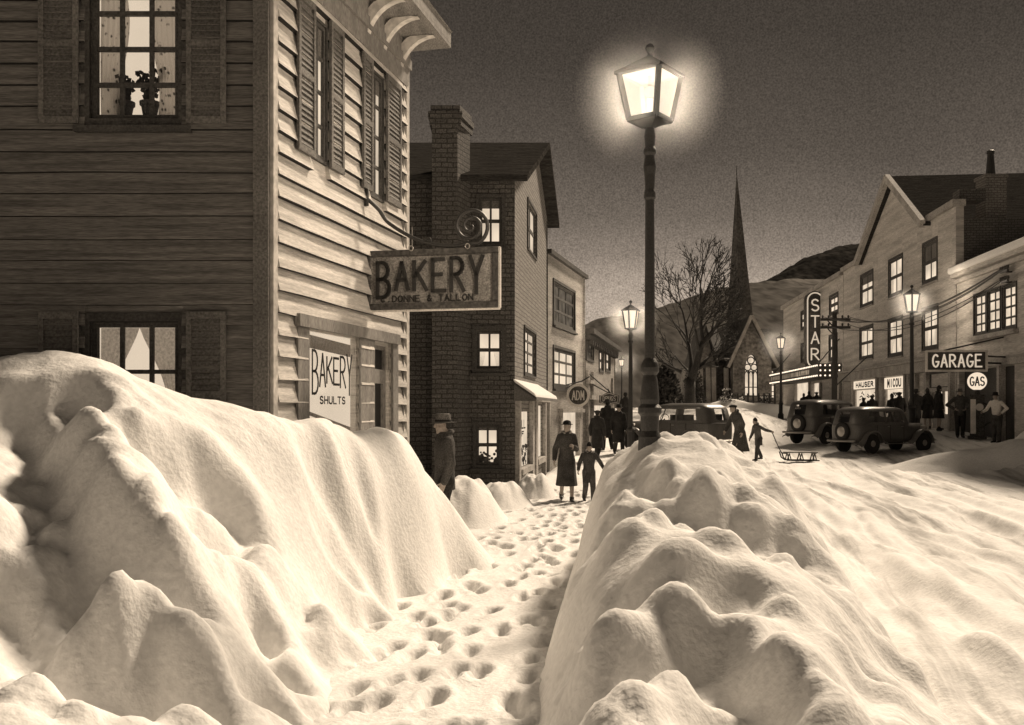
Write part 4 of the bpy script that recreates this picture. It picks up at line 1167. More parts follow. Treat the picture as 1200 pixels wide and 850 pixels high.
mb = MB(); wall(fg, -.2, zE, hg + sh, mb, th=.3)
mb.prism([fg.p(ug0, zE + .001), fg.p(ug1, zE + .001), fg.p(ugp, zK)], fg.n * -.3)
mb.build('wall', M['stucco'], gb, world=True)
e0, e1 = fg.p(fg.L, 0), fg.p(0, 0)
BK = Vector((.995, -.0995, 0))      # into the block
mb = MB(); fe = Frame(e0.x, e0.y, e0.x + 12, e0.y - 1.2); wall(fe, -.2, zE - .5, [], mb, u0=.31); mb.build('wall', M['brick'], gb, world=True); mb = MB(); fe2 = Frame(e1.x + 12, e1.y - 1.2, e1.x, e1.y); wall(fe2, -.2, zE, [], mb, u1=11.69)
mb.build('wall', M['brick'], gb, world=True)
mb = MB(); back = BK * 12
a, b, c = fg.p(ug0 - .3, zE - .2, .3), fg.p(ugp, zK + .12, .3), fg.p(ug1 + .3, zE - .2, .3)
upv = Vector((0, 0, .16))
mb.hexa([a, b, b + back, a + back, a + upv, b + upv, b + back + upv, a + back + upv])
mb.hexa([b, c, c + back, b + back, b + upv * 1.01, c + upv, c + back + upv, b + back + upv * 1.01])
mb.prism([fg.p(.05, zE - .3, -.31), fg.p(ug0 - .2, zE - .3, -.31), fg.p(ug0 - .2, zE - .3, -11.5), fg.p(.05, zE - .3, -11.5)], (0, 0, .1))
mb.prism([fg.p(ug1 + .2, zE - .3, -.31), fg.p(fg.L - .31, zE - .7, -.31), fg.p(fg.L - .31, zE - .7, -11.5), fg.p(ug1 + .2, zE - .3, -11.5)], (0, 0, .1))
rf = mb.build('roof', M['roof'], gb, world=True)
mb = MB()
mb.bar(a + fg.n * .04 + upv * .5, b + fg.n * .04 + upv * .5, .22, .34); mb.bar(b + fg.n * .043 + upv * .5, c + fg.n * .043 + upv * .5, .22, .34)
fg.box(mb, -.1, ug0 - .15, zE, zE + .24, -.35, .16); fg.box(mb, ug1 + .1, fg.L + .1, zE, zE + .26, -.35, .16)
mb.build('bargeboard', M['stonepale'], gb, world=True)
mb = MB(); mb.prism([fg.p(fg.L - .95, zE + .262, -.2), fg.p(fg.L - .2, zE + .262, -.2), fg.p(fg.L - .2, zE + .262, -1.2), fg.p(fg.L - .95, zE + .262, -1.2)], (0, 0, .45))
mb.build('chimney', M['brick'], gb, world=True)
for i, h in enumerate(hg):
    w = window(gb, fg, h, 2, 2, 'lit', bar=.09, casing=.10, sill='stonepale', shade=(.5, 0, .75, 0, 0, .0)[i], fm='dark', curtain=(None, 'side', None, 'side', 'part', 'side')[i])
# shop fronts
mb = MB()
zc = zat(1040, 442)
fg.box(mb, .2, fg.L - .3, zc, zc + .45, .004, .35); fg.box(mb, .1, fg.L - .2, zc + .453, zc + .56, .004, .48)
for u in (fg.px(1000.5), fg.px(1030.5), fg.px(1035), fg.px(1064), fg.px(1068), fg.px(1076), fg.px(1089), fg.px(1117.5)): fg.box(mb, u - .14, u + .14, .2, zc - .003, .004, .18)
sf = mb.build('shop_front', M['stonepale'], gb, world=True)
for i, h in enumerate(sh):
    mb = MB(); fg.box(mb, h[0], h[1], h[2], h[3], -.10, -.09)
    if i == 3: continue
    mb.build('pane', M['shop'], sf, world=True)
for (a, b), tx in (((1001, 1029.5), 'HAUSER'), ((1037, 1063), 'MICOU')):
    u0, u1 = fg.px(a), fg.px(b); z0_ = zat(1015 if a < 1010 else 1050, 455.5); z1_ = zc - .05
    mb = MB(); fg.box(mb, u0 + .2, u1 - .15, z0_, z1_, .02, .08); fa = mb.build('fascia', M['globe'], sf, world=True)
    mb = MB(); lettering(mb, fg, tx, u0 + .7, u1 - .6, z0_ + .10, z1_ - .10, .085, .07, gap=.3, dep=.02); mb.build('lettering', M['letter'], fa, world=True)
mb = MB(); rnd = random.Random(4)
for h in sh[:2]:
    for i in range(14):
        c = fg.p(rnd.uniform(h[0] + .5, h[1] - .5), h[3] - rnd.uniform(.12, .75), -.08); mb.tube([c, c + fg.u * rnd.uniform(.15, .4) + Vector((0, 0, rnd.uniform(-.12, .12)))], .03, 4)
mb.build('window_lettering', M['letter'], sf, world=True)
# double door with transom
h = sh[3]; mb = MB(); mid = (h[0] + h[1]) / 2; zt = h[3] + .0
for q in ((h[0] + .02, h[0] + .22, h[2], zt), (h[1] - .22, h[1] - .02, h[2], zt), (mid - .12, mid + .12, h[2], zt), (h[0] + .22, mid - .12, h[2], h[2] + .6), (mid + .12, h[1] - .22, h[2], h[2] + .6)): fg.box(mb, *q, -.14, -.05)
fg.box(mb, h[0] - .05, h[1] + .05, zt + .003, zt + .16, .003, .12)
dr = mb.build('door', M['stonepale'], gb, world=True)
mb = MB(); fg.box(mb, h[0] + .22, mid - .12, h[2] + .6, zt - .003, -.11, -.10); fg.box(mb, mid + .12, h[1] - .22, h[2] + .6, zt - .003, -.11, -.10); mb.build('pane', M['shop'], dr, world=True)
mb = MB(); z_t0, z_t1 = zt + .20, zc - .12; fg.box(mb, h[0] + .1, h[1] - .1, z_t0, z_t1, .004, .05); mb.build('transom', M['stucco'], dr, world=True)
mb = MB()
for q in ((h[0], h[1], z_t0 - .1, z_t0), (h[0], h[1], z_t1, z_t1 + .1), (h[0], h[0] + .1, z_t0, z_t1), (h[1] - .1, h[1], z_t0, z_t1)): fg.box(mb, *q, .006, .10)
mb.build('transom_frame', M['dark'], dr, world=True)

# ---- theatre
ft = rframe(77, 57.3)
th_ = thing('theatre_building', 'flat roofed cinema with a black marquee dotted with bulbs, beside the church', 'building', (*RP(77), zg(*RP(77))))
ht = [hpx(ft, 939, 944, 366, 385), hpx(ft, 972.5, 982, 347, 367), hpx(ft, 939, 944, 404, 423), hpx(ft, 972, 981, 394, 421)]
en = [hpx(ft, 933, 950, 449, 476), hpx(ft, 953, 963, 449, 478), hpx(ft, 981, 986, 449, 480)]
mb = MB(); wall(ft, 0, 9.7, ht + en, mb, th=.3); q = ft.p(0, 0); mb.build('wall', M['stucco'], th_, world=True); mb = MB(); wall(Frame(q.x + 12, q.y, q.x, q.y), 0, 9.7, [], mb, u1=11.7); mb.build('wall', M['stucco'], th_, world=True); mb = MB(); q = ft.p(ft.L, 0); wall(Frame(q.x, q.y + .0, q.x + 12, q.y), 0, 9.7, [], mb, u0=.31)
mb.build('wall', M['stucco'], th_, world=True)
mb = MB(); ft.box(mb, -.15, ft.L, 9.702, 9.95, -.4, .2); mb.build('cornice', M['stonepale'], th_, world=True)
mb = MB(); mb.prism([ft.p(.1, 9.4, -.31), ft.p(ft.L - .1, 9.4, -.31), ft.p(ft.L - .1, 9.4, -11), ft.p(.1, 9.4, -11)], (0, 0, .1)); mb.build('roof', M['roof'], th_, world=True)
for i, h in enumerate(ht): window(th_, ft, h, 2, 2, 'lit' if i in (0, 1, 3) else 'dim', bar=.12, casing=.14, sill='stonepale')
mb = MB()
for h in en: ft.box(mb, h[0], h[1], h[2], h[3], -.1, -.09)
mb.build('pane', M['shop'], th_, world=True)
mb = MB()
for h in en: 
    for u in (h[0], h[1]): ft.box(mb, u - .15, u + .15, h[2], h[3], .004, .15)
mb.split('door_frame', M['stonepale'], th_, world=True)
mq0, mq1 = 2.0, ft.L - .3; mz0, mz1, MD = 3.75, 4.55, 1.35
mb = MB(); ft.box(mb, mq0, mq1, mz0, mz1, .004, MD); mq = mb.build('marquee', M['signdark'], th_, world=True)
mb = MB(); rnd = random.Random(2)
n = 34
for i in range(n):
    u = mq0 + .2 + (mq1 - mq0 - .4) * i / (n - 1)
    for z in (mz0 + .10, mz1 - .10): mb.ball(ft.p(u, z, MD + .03), .055, 6, 4)
for i in range(5):
    for z in (mz0 + .10, (mz0 + mz1) / 2, mz1 - .10): mb.ball(ft.p(mq1 + .03, z, .15 + i * .27), .055, 6, 4)
mb.split('bulb', M['bulb'], mq, world=True)
mb = MB(); u = mq0 + .5
for i in range(24):
    w_ = rnd.uniform(.25, .5); ft.box(mb, u, u + w_, mz0 + .26, mz1 - .26, MD + .004, MD + .02); u += w_ + rnd.uniform(.12, .3)
    if u > mq1 - .8: break
mb.split('letter_card', M['signpale'], mq, world=True)
mb = MB()
for u in (mq0 + 1, mq1 - .6): mb.bar(ft.p(u, mz1, MD - .1), ft.p(u, mz1 + 1.5, .0), .06)
mb.split('stay_rod', M['iron'], mq, world=True)
# vertical STAR sign
c = at(955, 387, 63.5)
fs2 = Frame(c.x - .62, c.y, c.x + .62, c.y + .0)
st = thing('theatre_sign', 'tall upright STAR sign with rounded ends and lit outline', 'sign', (c.x, c.y, 4.4))
zb, zt = CAM_H + (HOR - 433) / F_PX * 63.5, CAM_H + (HOR - 341) / F_PX * 63.5
def pill(w, z0, z1, d, n=10):
    r = w / 2; m = .62
    return [fs2.p(m + r * math.cos(PI + PI * k / n), z0 + r + r * math.sin(PI + PI * k / n), d) for k in range(n + 1)] + [fs2.p(m + r * math.cos(PI * k / n), z1 - r + r * math.sin(PI * k / n), d) for k in range(n + 1)]
mb = MB(); mb.prism(pill(1.22, zb, zt, 0), fs2.n * -.4); mb.build('board', M['signdark'], st, world=True)
mb = MB(); pl = pill(.98, zb + .13, zt - .13, .05); mb.tube(pl + pl[:1], .045, 6); mb.build('outline_tube', M['neon'], st, world=True)
mb = MB(); lettering(mb, fs2, 'STAR', .62 - .24, .62 + .24, zb + .45, zt - .4, .05, .085, gap=.32, vert=True); mb.build('lettering', M['neon'], st, world=True)
mb = MB()
for z in (zb + 1, zt - 1): mb.bar(fs2.p(1.2, z, -.2), fs2.p(2.0, z, -.2), .1)
mb.build('bracket', M['iron'], st, world=True)

# ---- garage
fa = rframe(38.5, 28)
ga = thing('garage_building', 'low garage with snow capped parapet and a triple many paned lit window', 'building', (*RP(38.5), zg(*RP(38.5))))
hG = [hpx(fa, 1142, 1155.5, 346, 389), hpx(fa, 1157.5, 1172.5, 340, 388), hpx(fa, 1175.5, 1191, 335, 386)]
hG = [(a, b, hG[1][2], hG[1][3]) for a, b, _, _ in hG]
bay = (fa.px(1124), fa.px(1189), .2, 3.35)
mb = MB(); wall(fa, -.2, 7.15, hG + [bay], mb, th=.3); mb.build('wall', M['stucco'], ga, world=True); mb = MB(); q = fa.p(fa.L, 0); wall(Frame(q.x, q.y, q.x + 11, q.y - 1.1), -.2, 7.15, [], mb, u0=.31)
mb.build('wall', M['stucco'], ga, world=True)
mb = MB(); fa.box(mb, -.1, fa.L + .1, 6.75, 6.9, .004, .14); fa.box(mb, -.1, fa.L + .1, 6.98, 7.15, .004, .22); mb.build('cornice', M['stucco'], ga, world=True)
mb = MB(); fa.box(mb, -.15, fa.L + .2, 7.153, 7.42, -.45, .32); o = mb.build('snow_cover', M['snow'], ga, world=True); soft_edges(o, .08, 3)
mb = MB(); mb.prism([fa.p(.1, 6.6, -.31), fa.p(fa.L - .31, 6.6, -.31), fa.p(fa.L - .31, 6.6, -10.8), fa.p(.1, 6.6, -10.8)], (0, 0, .1)); mb.build('roof', M['roof'], ga, world=True)
for h in hG: window(ga, fa, h, 4, 2, 'lit', bar=.07, casing=.07, midrail=False, fm='dark')
mb = MB(); fa.box(mb, hG[0][0] - .2, hG[2][1] + .2, hG[0][2] - .24, hG[0][2] - .08, -.02, .2); mb.build('sill', M['stonepale'], ga, world=True)
mb = MB(); fa.box(mb, bay[0] - .2, bay[1] + 1.5, 3.37, 3.6, .004, .2); fa.box(mb, fa.px(1172), fa.px(1175), .2, 3.367, -.1, .12); mb.build('door_frame', M['stonepale'], ga, world=True)
mb = MB(); fa.box(mb, bay[0] + .02, fa.px(1171.8), .2, 3.33, -.28, -.2); fa.box(mb, fa.px(1175.2), bay[1] - .02, .2, 3.33, -.2, -.12)
for u in np.arange(bay[0] + .2, bay[1], .35): fa.box(mb, u, u + .03, .2, 3.3, -.195, -.185) if False else None
mb.build('door', M['dark'], ga, world=True)
# garage chimney with tall pot
cpos = fa.p(1.8, 0, -2.2)
D = 39.5; x0_ = (1155 - 600) / F_PX * D; x1_ = (1180 - 600) / F_PX * D
mb = MB(); mb.box((x0_, D, 6.0), (x1_, D + .85, CAM_H + (HOR - 208) / F_PX * D)); mb.box((x0_ - .05, D - .05, CAM_H + (HOR - 208) / F_PX * D + .002), (x1_ + .05, D + .9, CAM_H + (HOR - 204) / F_PX * D))
chg = mb.build('chimney', M['brickpale'], ga, world=True)
xm = (1166.5 - 600) / F_PX * D; zc0 = CAM_H + (HOR - 204) / F_PX * D + .003
mb = MB(); mb.lathe([(.19, zc0), (.12, zc0 + .9), (.15, zc0 + .92), (.15, zc0 + 1.02), (.10, zc0 + 1.06)], (xm, D + .4, 0), 12); mb.build('chimney_pot', M['iron'], chg, world=True)
# GARAGE sign
DS = 33.4; a = at(1085, 423, DS); b = at(1157, 423, DS - .25)
fq = Frame(a.x, a.y, b.x, b.y)
gs = thing('garage_sign', 'long dark GARAGE board with pale frame, hung out above the pump', 'sign', (a.x, a.y, 3.2))
z0, z1 = CAM_H + (HOR - 436) / F_PX * DS, CAM_H + (HOR - 411) / F_PX * DS
mb = MB(); fq.box(mb, .06, fq.L - .06, z0 + .06, z1 - .06, -.05, .02); mb.build('board', M['signdark'], gs, world=True)
mb = MB()
for q in ((0, fq.L, z0, z0 + .07), (0, fq.L, z1 - .05, z1), (0, .05, z0 + .07, z1 - .05), (fq.L - .07, fq.L, z0 + .07, z1 - .05)): fq.box(mb, *q, -.07, .05)
mb.build('frame', M['signpale'], gs, world=True)
mb = MB(); lettering(mb, fq, 'GARAGE', .17, fq.L - .15, z0 + .17, z1 - .15, .03, .05, gap=.32); mb.build('lettering', M['neon'], gs, world=True)
mb = MB(); wq = fa.p(fa.px(1172), 0); D_ = wq.y
mb.bar(fq.p(fq.L * .3, z1), fa.p(fa.px(1176), 4.35), .05); mb.bar(fq.p(fq.L - .1, z0 + .3, -.03), fa.p(fa.px(1178), z0 + .3, .0), .06); mb.bar(fq.p(fq.L - .1, z1 - .2, -.03), fa.p(fa.px(1178), z1 - .2, 0), .06)
mb.build('bracket', M['iron'], gs, world=True)
# gas pump
p = at(1145, 514, 35.0); gz = zg(p.x, p.y); k = p.y / F_PX
pu = thing('gas_pump', 'slim old gas pump with round white GAS globe', 'gas pump', (p.x, p.y, gz), R(-22))
HB = 50 * k
mb = MB(); mb.box((-.23, -.18, .12), (.23, .18, HB)); mb.box((-.3, -.24, 0), (.3, .24, .118)); mb.box((-.26, -.21, HB + .002), (.26, .21, HB + .07))
mb.lathe([(.09, HB + .072), (.07, HB + .2), (.12, HB + .24)], n=12); o = mb.build('body', M['signdark'], pu); soft_edges(o, .02)
mb = MB(); mb.box((-.225, -.195, .2), (-.05, -.182, HB - .1)); mb.build('side_panel', M['pumpwhite'], pu)
mb = MB(); mb.lathe([(.13, -.20), (.13, -.185)], (.07, 0, HB - .38), 18, 'y'); mb.build('dial', M['signpale'], pu)
mb = MB(); r = 10.5 * k; zgl = HB + .22 + r
mb.lathe([(r * .6, -.10), (r * .93, -.085), (r, -.05), (r, .05), (r * .93, .085), (r * .6, .10)], (0, 0, zgl), 28, 'y'); gl = mb.build('globe', M['globe'], pu)
class LF:      # local lettering frame facing -y
    n = Vector((0, -1, 0)); u = Vector((1, 0, 0))
    def p(s, u, z, d=0): return Vector((u, -d, z))
mb = MB(); lettering(mb, LF(), 'GAS', -.25, .25, zgl - .15, zgl + .15, .104, .045, gap=.25, dep=.012); mb.build('lettering', M['letter'], gl)
mb = MB(); hz = [Vector(v) for v in ((.23, -.05, HB - .25), (.45, -.05, HB - .35), (.68, -.05, HB - .62), (.62, -.05, HB - .85), (.35, -.05, HB - .95), (.25, -.05, HB - 1.05))]
mb.tube(spline(hz, 6), .03, 6); mb.build('hose', M['leather'], pu, smooth=True)

# ================================================================== CHURCH
DC = 85.0
def cz(py, D=DC): return CAM_H + (HOR - py) / F_PX * D
def cxp(px, D=DC): return (px - 600) / F_PX * D
cp = at(880, 478, DC)
chh = thing('church', 'dark stone church with needle spire and glowing pointed window', 'church', (cp.x, DC, 1.9))
mb = MB()
xa, xb, xm = cxp(859), cxp(904), cxp(879.5)
ze, zp = cz(424), cz(374)
# front gable wall with the arched window opening cut as a recess
wl, wr, wb, wt = cxp(873), cxp(888.5), cxp(0), 0
wz0, wzs, wzt = cz(464), cz(436), cz(415)
def archpts(l, r, z0, zs_, zt, n=8):
    m = (l + r) / 2; o = [(l, z0), (l, zs_)]
    for i in range(1, n + 1): t = i / n; o.append((l + (m - l) * (1 - math.cos(t * PI / 2)) ** 1.0, zs_ + (zt - zs_) * math.sin(t * PI / 2)))
    o2 = [(2 * m - x, z) for x, z in o[:-1]][::-1]
    return o + o2
ap = archpts(wl, wr, wz0, wzs, wzt)
half = len(ap) // 2
Lp = [(xa, 1.5), (xm, 1.5), (xm, wz0)] + [ap[0]] + ap[1:half + 1] + [(xm, zp), (xa, ze)]
Rp = [(xb, 1.5), (xb, ze), (xm, zp), ap[half]] + ap[half + 1:] + [(xm, wz0), (xm, 1.5)]
for poly in (Lp, Rp): mb.prism([(x, DC, z) for x, z in poly], (0, .6, 0))
mb.box((xa, DC + .602, 1.5), (xa + .5, DC + 16, ze)); mb.box((xb - .5, DC + .602, 1.5), (xb, DC + 16, ze)); mb.box((xa + .5, DC + 15.5, 1.5), (xb - .5, DC + 16, ze))
mb.build('wall', M['stone'], chh, world=True)
mb = MB(); mb.prism([(x, DC + .32, z) for x, z in archpts(wl + .02, wr - .02, wz0 + .02, wzs, wzt - .02)], (0, .04, 0)); 
tw = MB(); m_ = (wl + wr) / 2; ww = (wr - wl)
for x in (wl + ww * .335, wl + ww * .665): tw.box((x - .06, DC + .2, wz0), (x + .06, DC + .31, wzs + .1))
ty = DC + .25
def ringt(x, z, r): tw.tube([(x + r * math.cos(k * PI / 8), ty, z + r * math.sin(k * PI / 8)) for k in range(17)], .055, 6)
ringt(m_, wzt - .55, .30); ringt(m_ - ww * .24, wzt - 1.15, .28); ringt(m_ + ww * .24, wzt - 1.15, .28)
for k in range(3):
    x = wl + ww * (.17 + .33 * k); tw.tube([(x + ww * .165 * math.cos(R(a)), ty, wzs - .35 + .4 * math.sin(R(a))) for a in range(0, 181, 30)], .055, 6)
for z in (wz0 + .75,): tw.box((wl, DC + .22, z - .04), (wr, DC + .30, z + .04))
tp = [(x, ty - .02, z) for x, z in archpts(wl, wr, wz0, wzs, wzt)]; tw.tube(tp + tp[:1], .07, 6)
cw = tw.build('window', M['slate'], chh, world=True)
mb.build('pane', M['lit'], cw, world=True)
# nave roof over the gable
mb = MB(); y0_, y1_ = DC - .35, DC + 16.3; u_ = .2
for s, x in ((-1, xa - .45), (1, xb + .45)):
    z_ = ze - .55
    mb.hexa([(x, y0_, z_), (xm, y0_ + .001 * s, zp + .02), (xm, y1_, zp + .02), (x, y1_, z_), (x, y0_, z_ + u_), (xm, y0_ + .001 * s, zp + u_ + .1), (xm, y1_, zp + u_ + .1), (x, y1_, z_ + u_)])
mb.build('roof', M['slate'], chh, world=True)
mb = MB()
for s, x in ((-1, xa - .5), (1, xb + .5)): mb.bar((x, DC - .40, ze - .5), (xm, DC - .41, zp + .25), .3, .25)
mb.build('bargeboard', M['stonepale'], chh, world=True)
# aisle to the left: long roof, small porch gable, buttresses
xl, xr_ = cxp(829), xa - .02; zr, ze2 = cz(381), cz(426)
mb = MB(); y2 = DC + 2.0
mb.box((cxp(818), y2, 1.5), (xr_, y2 + 9, ze2)); px0, px1, pxm = cxp(819), cxp(841), cxp(830)
mb.prism([(px0, y2 - .8, 1.5), (px1, y2 - .8, 1.5), (px1, y2 - .8, ze2), (pxm, y2 - .8, cz(384)), (px0, y2 - .8, ze2)], (0, .797, 0))
mb.build('wall', M['stone'], chh, world=True)
mb = MB()
mb.hexa([(px1 - .2, y2 - .5, ze2 - .1), (xr_, y2 - .5, ze2 - .1), (xr_, y2 + 4.5, zr), (pxm, y2 + 4.5, zr), (px1 - .2, y2 - .5, ze2 + .1), (xr_, y2 - .5, ze2 + .1), (xr_, y2 + 4.5, zr + .2), (pxm, y2 + 4.5, zr + .2)])
for s, x in ((-1, px0 - .3), (1, px1 + .3)):
    mb.hexa([(x, y2 - 1.1, ze2 - .25), (pxm, y2 - 1.1 + .001 * s, cz(383)), (pxm, y2 + 4, cz(383)), (x, y2 + 4, ze2 - .25), (x, y2 - 1.1, ze2 - .05), (pxm, y2 - 1.1 + .001 * s, cz(383) + .25), (pxm, y2 + 4, cz(383) + .25), (x, y2 + 4, ze2 - .05)])
mb.build('roof', M['slate'], chh, world=True)
for a in (823.5, 832.5, 839, 854):
    mb = MB(); x = cxp(a); mb.hexa([(x - .2, y2 - 1.35, 1.5), (x + .2, y2 - 1.35, 1.5), (x + .2, y2 - .81, 1.5), (x - .2, y2 - .81, 1.5), (x - .2, y2 - 1.0, ze2 - .3), (x + .2, y2 - 1.0, ze2 - .3), (x + .2, y2 - .81, ze2 - .3), (x - .2, y2 - .81, ze2 - .3)])
    mb.build('buttress', M['stonepale'], chh, world=True)
# right transept
x2 = cxp(930); mb = MB(); mb.box((xb + .02, DC + 2.5, 1.5), (x2, DC + 10, cz(432))); mb.build('wall', M['stone'], chh, world=True)
mb = MB(); zq = cz(381)
mb.hexa([(xb - .3, DC + 2.1, cz(434)), (x2 + .3, DC + 2.1, cz(434)), (x2 - .3, DC + 6.5, zq), (xb - .3, DC + 6.5, zq), (xb - .3, DC + 2.1, cz(432)), (x2 + .3, DC + 2.1, cz(432)), (x2 - .3, DC + 6.5, zq + .2), (xb - .3, DC + 6.5, zq + .2)])
mb.build('roof', M['slate'], chh, world=True)
w0, w1 = cxp(908.5), cxp(916.5); mb = MB(); pts = archpts(w0, w1, cz(466), cz(440), cz(430))
mb2 = MB(); mb2.prism([(x, DC + 2.44, z) for x, z in pts], (0, .05, 0))
tp = [(x, DC + 2.42, z) for x, z in pts]; mb.tube(tp + tp[:1], .10, 6); mb.box(((w0 + w1) / 2 - .04, DC + 2.38, pts[0][1]), ((w0 + w1) / 2 + .04, DC + 2.435, cz(430)))
for i in range(1, 5): z = cz(466) + i * .55; mb.box((w0, DC + 2.39, z - .035), (w1, DC + 2.435, z + .035))
cw = mb.build('window', M['slate'], chh, world=True); mb2.build('pane', M['lit'], cw, world=True)
# spire: four sided needle on a square tower
sx0, sx1 = cxp(864.5), cxp(898.5); sm = (sx0 + sx1) / 2; sy = DC + 3.0; hw = (sx1 - sx0) / 2
mb = MB(); ap_ = (cxp(876.5), sy + hw, cz(188))
zb_ = cz(372); rot = R(24)
q4_ = [(sm + hw * 1.12 * math.cos(rot + PI / 4 + k * PI / 2), sy + hw + hw * 1.12 * math.sin(rot + PI / 4 + k * PI / 2), zb_ - 2.5) for k in range(4)]
mb.add(q4_ + [ap_], [(0, 1, 4), (1, 2, 4), (2, 3, 4), (3, 0, 4), (3, 2, 1, 0)]); mb.lathe([(.05, ap_[2] - .3), (.03, ap_[2] + .6)], (ap_[0], ap_[1], 0), 6)
mb.build('spire', M['slate'], chh, world=True)
mb = MB(); mb.prism([(x, y, 1.5) for x, y, z in q4_], (0, 0, zb_ - 4.0)); mb.build('tower', M['stone'], chh, world=True)

# low fence before the church
fp0, fp1 = at(858, 470, 74), at(908, 472, 72)
fc = thing('low_fence', 'low dark post and rail fence before the church window', 'fence', (fp0.x, fp0.y, 1.95))
mb = MB(); 
for z in (2.45, 2.85): mb.bar((fp0.x, fp0.y, z), (fp1.x, fp1.y, z), .06)
mb.build('rail', M['iron'], fc, world=True)
for i in range(9):
    q = fp0.lerp(fp1, i / 8); mb = MB(); mb.bar((q.x, q.y, 1.8), (q.x, q.y, 3.05), .12); mb.build('post', M['iron'], fc, world=True)

# ================================================================== TREES AND SHRUBS
tp = at(808, 472, 62); tz = zg(tp.x, tp.y) + .1; k = 62 / F_PX
tr = thing('bare_tree', 'large bare winter tree with rounded twiggy crown, between lamps and church', 'tree', (tp.x, tp.y, tz))
trunk, crown = MB(), MB(); rt = random.Random(21)
EC, ER = Vector((.1, 0, 6.5)), Vector((3.15, 2.7, 4.7))
def inside(p, m=1.0): q = p - EC; return (q.x / ER.x) ** 2 + (q.y / ER.y) ** 2 + (q.z / ER.z) ** 2 < m
def limb(p, d, L, r, depth, mb):
    n = max(2, int(L / .35)); pts, rad = [p.copy()], [r]
    for i in range(n):
        out_ = (p - EC); out_.z *= .4
        d = (d + Vector((rt.gauss(0, .07), rt.gauss(0, .07), rt.gauss(0, .05) + .03)) + out_.normalized() * .035).normalized()
        p = p + d * (L / n); pts.append(p.copy()); rad.append(r * (1 - .38 * (i + 1) / n))
        if not inside(p): break
        if depth > 0 and i < n - 1 and rt.random() < .55:
            sd = d.cross(Vector((rt.gauss(0, 1), rt.gauss(0, 1), rt.gauss(0, 1)))).normalized()
            limb(p, (d + sd * rt.uniform(.45, .8)).normalized(), L * rt.uniform(.45, .65), max(rad[-1] * .55, .02), depth - 1, crown)
    mb.tube(pts, rad, 9 if r > .1 else 5)
    if depth > 0 and inside(p):
        sd = d.cross(Vector((rt.gauss(0, 1), rt.gauss(0, 1), rt.gauss(0, .3)))).normalized(); k = rt.uniform(.30, .48)
        for s_ in (-1, 1): limb(p, (d + sd * s_ * k).normalized(), L * rt.uniform(.70, .88), max(rad[-1] * .80, .02), depth - 1, crown)
trunk.tube([(0, 0, -.4), (0, 0, .2), (.03, 0, 1.0), (.04, 0, 1.7)], [.46, .38, .33, .33], 12)
limb(Vector((-.02, 0, 1.5)), Vector((-.62, .1, .78)).normalized(), 2.5, .25, 7, trunk)
limb(Vector((.06, 0, 1.5)), Vector((.42, -.1, .9)).normalized(), 2.7, .27, 7, trunk)
limb(Vector((.05, .05, 1.65)), Vector((.02, .3, .95)).normalized(), 3.0, .17, 6, trunk)
limb(Vector((.25, 0, 2.3)), Vector((.85, 0, .5)).normalized(), 1.7, .13, 5, trunk)
limb(Vector((-.5, 0, 2.2)), Vector((-.9, .1, .42)).normalized(), 1.5, .12, 5, trunk)
trunk.build('trunk', M['bark'], tr, smooth=True); crown.build('crown', M['bark'], tr, smooth=True)

def bush(name, label, cat, x, y, w, h, seed, m='leaf', n=1500, cone=.5, snow=False):
    t = thing(name, label, cat, (x, y, zg(x, y))); rnd = random.Random(seed); mb, sm = MB(), MB()
    bl = [(rnd.uniform(-.6, .6), rnd.uniform(-.5, .5), rnd.uniform(.15, .8)) for _ in range(14)]
    for i in range(n):
        b = rnd.choice(bl); v = Vector((rnd.gauss(0, 1), rnd.gauss(0, 1), rnd.gauss(0, 1))).normalized() * rnd.uniform(.6, 1) * .30
        tt = min(max(b[2] + v.z, 0.02), 1.05); s = (1 - cone * tt)
        p = Vector(((b[0] * s + v.x) * w, (b[1] * s + v.y) * w, tt * h)); d = (v + Vector((rnd.uniform(-.2, .2), rnd.uniform(-.2, .2), .12))).normalized() * w * rnd.uniform(.08, .16)
        sd = d.cross(Vector((rnd.uniform(-1, 1), rnd.uniform(-1, 1), rnd.uniform(-1, 1)))).normalized() * w * .05
        (sm if snow and v.z > .12 and rnd.random() < .7 else mb).add([p - d * .5, p + sd, p + d * .6, p - sd], [(0, 1, 2, 3)])
    mb.build('crown', M[m], t)
    if snow: sm.build('snow_cover', M['snow'], t)
    mb = MB(); mb.lathe([(.12 * w, 0), (.08 * w, h * .4), (.03 * w, h * .75)], n=8); mb.build('trunk', M['bark'], t)
p = at(776, 470, 70); bush('evergreen_bush', 'dark cone shaped evergreen behind the tall lamp post', 'bush', p.x, p.y, 2.0, 3.4, 2, cone=.75, n=2200)
p = at(813, 470, 78); bush('evergreen_bush', 'dark evergreen against the church porch wall', 'bush', p.x, p.y, 1.3, 2.9, 5, cone=.6, n=1800)
p = at(853, 474, 72); bush('snowy_shrub', 'snow dusted shrub left of the church window', 'shrub', p.x, p.y, .9, 1.5, 7, snow=True, n=700)
p = at(866, 475, 73); bush('snowy_shrub', 'small dark shrub under the church window', 'shrub', p.x, p.y, .8, 1.0, 9, snow=True, n=600)
p = at(897, 474, 75); bush('snowy_shrub', 'low shrub right of the church window', 'shrub', p.x, p.y, .9, 1.0, 13, snow=True, n=600)

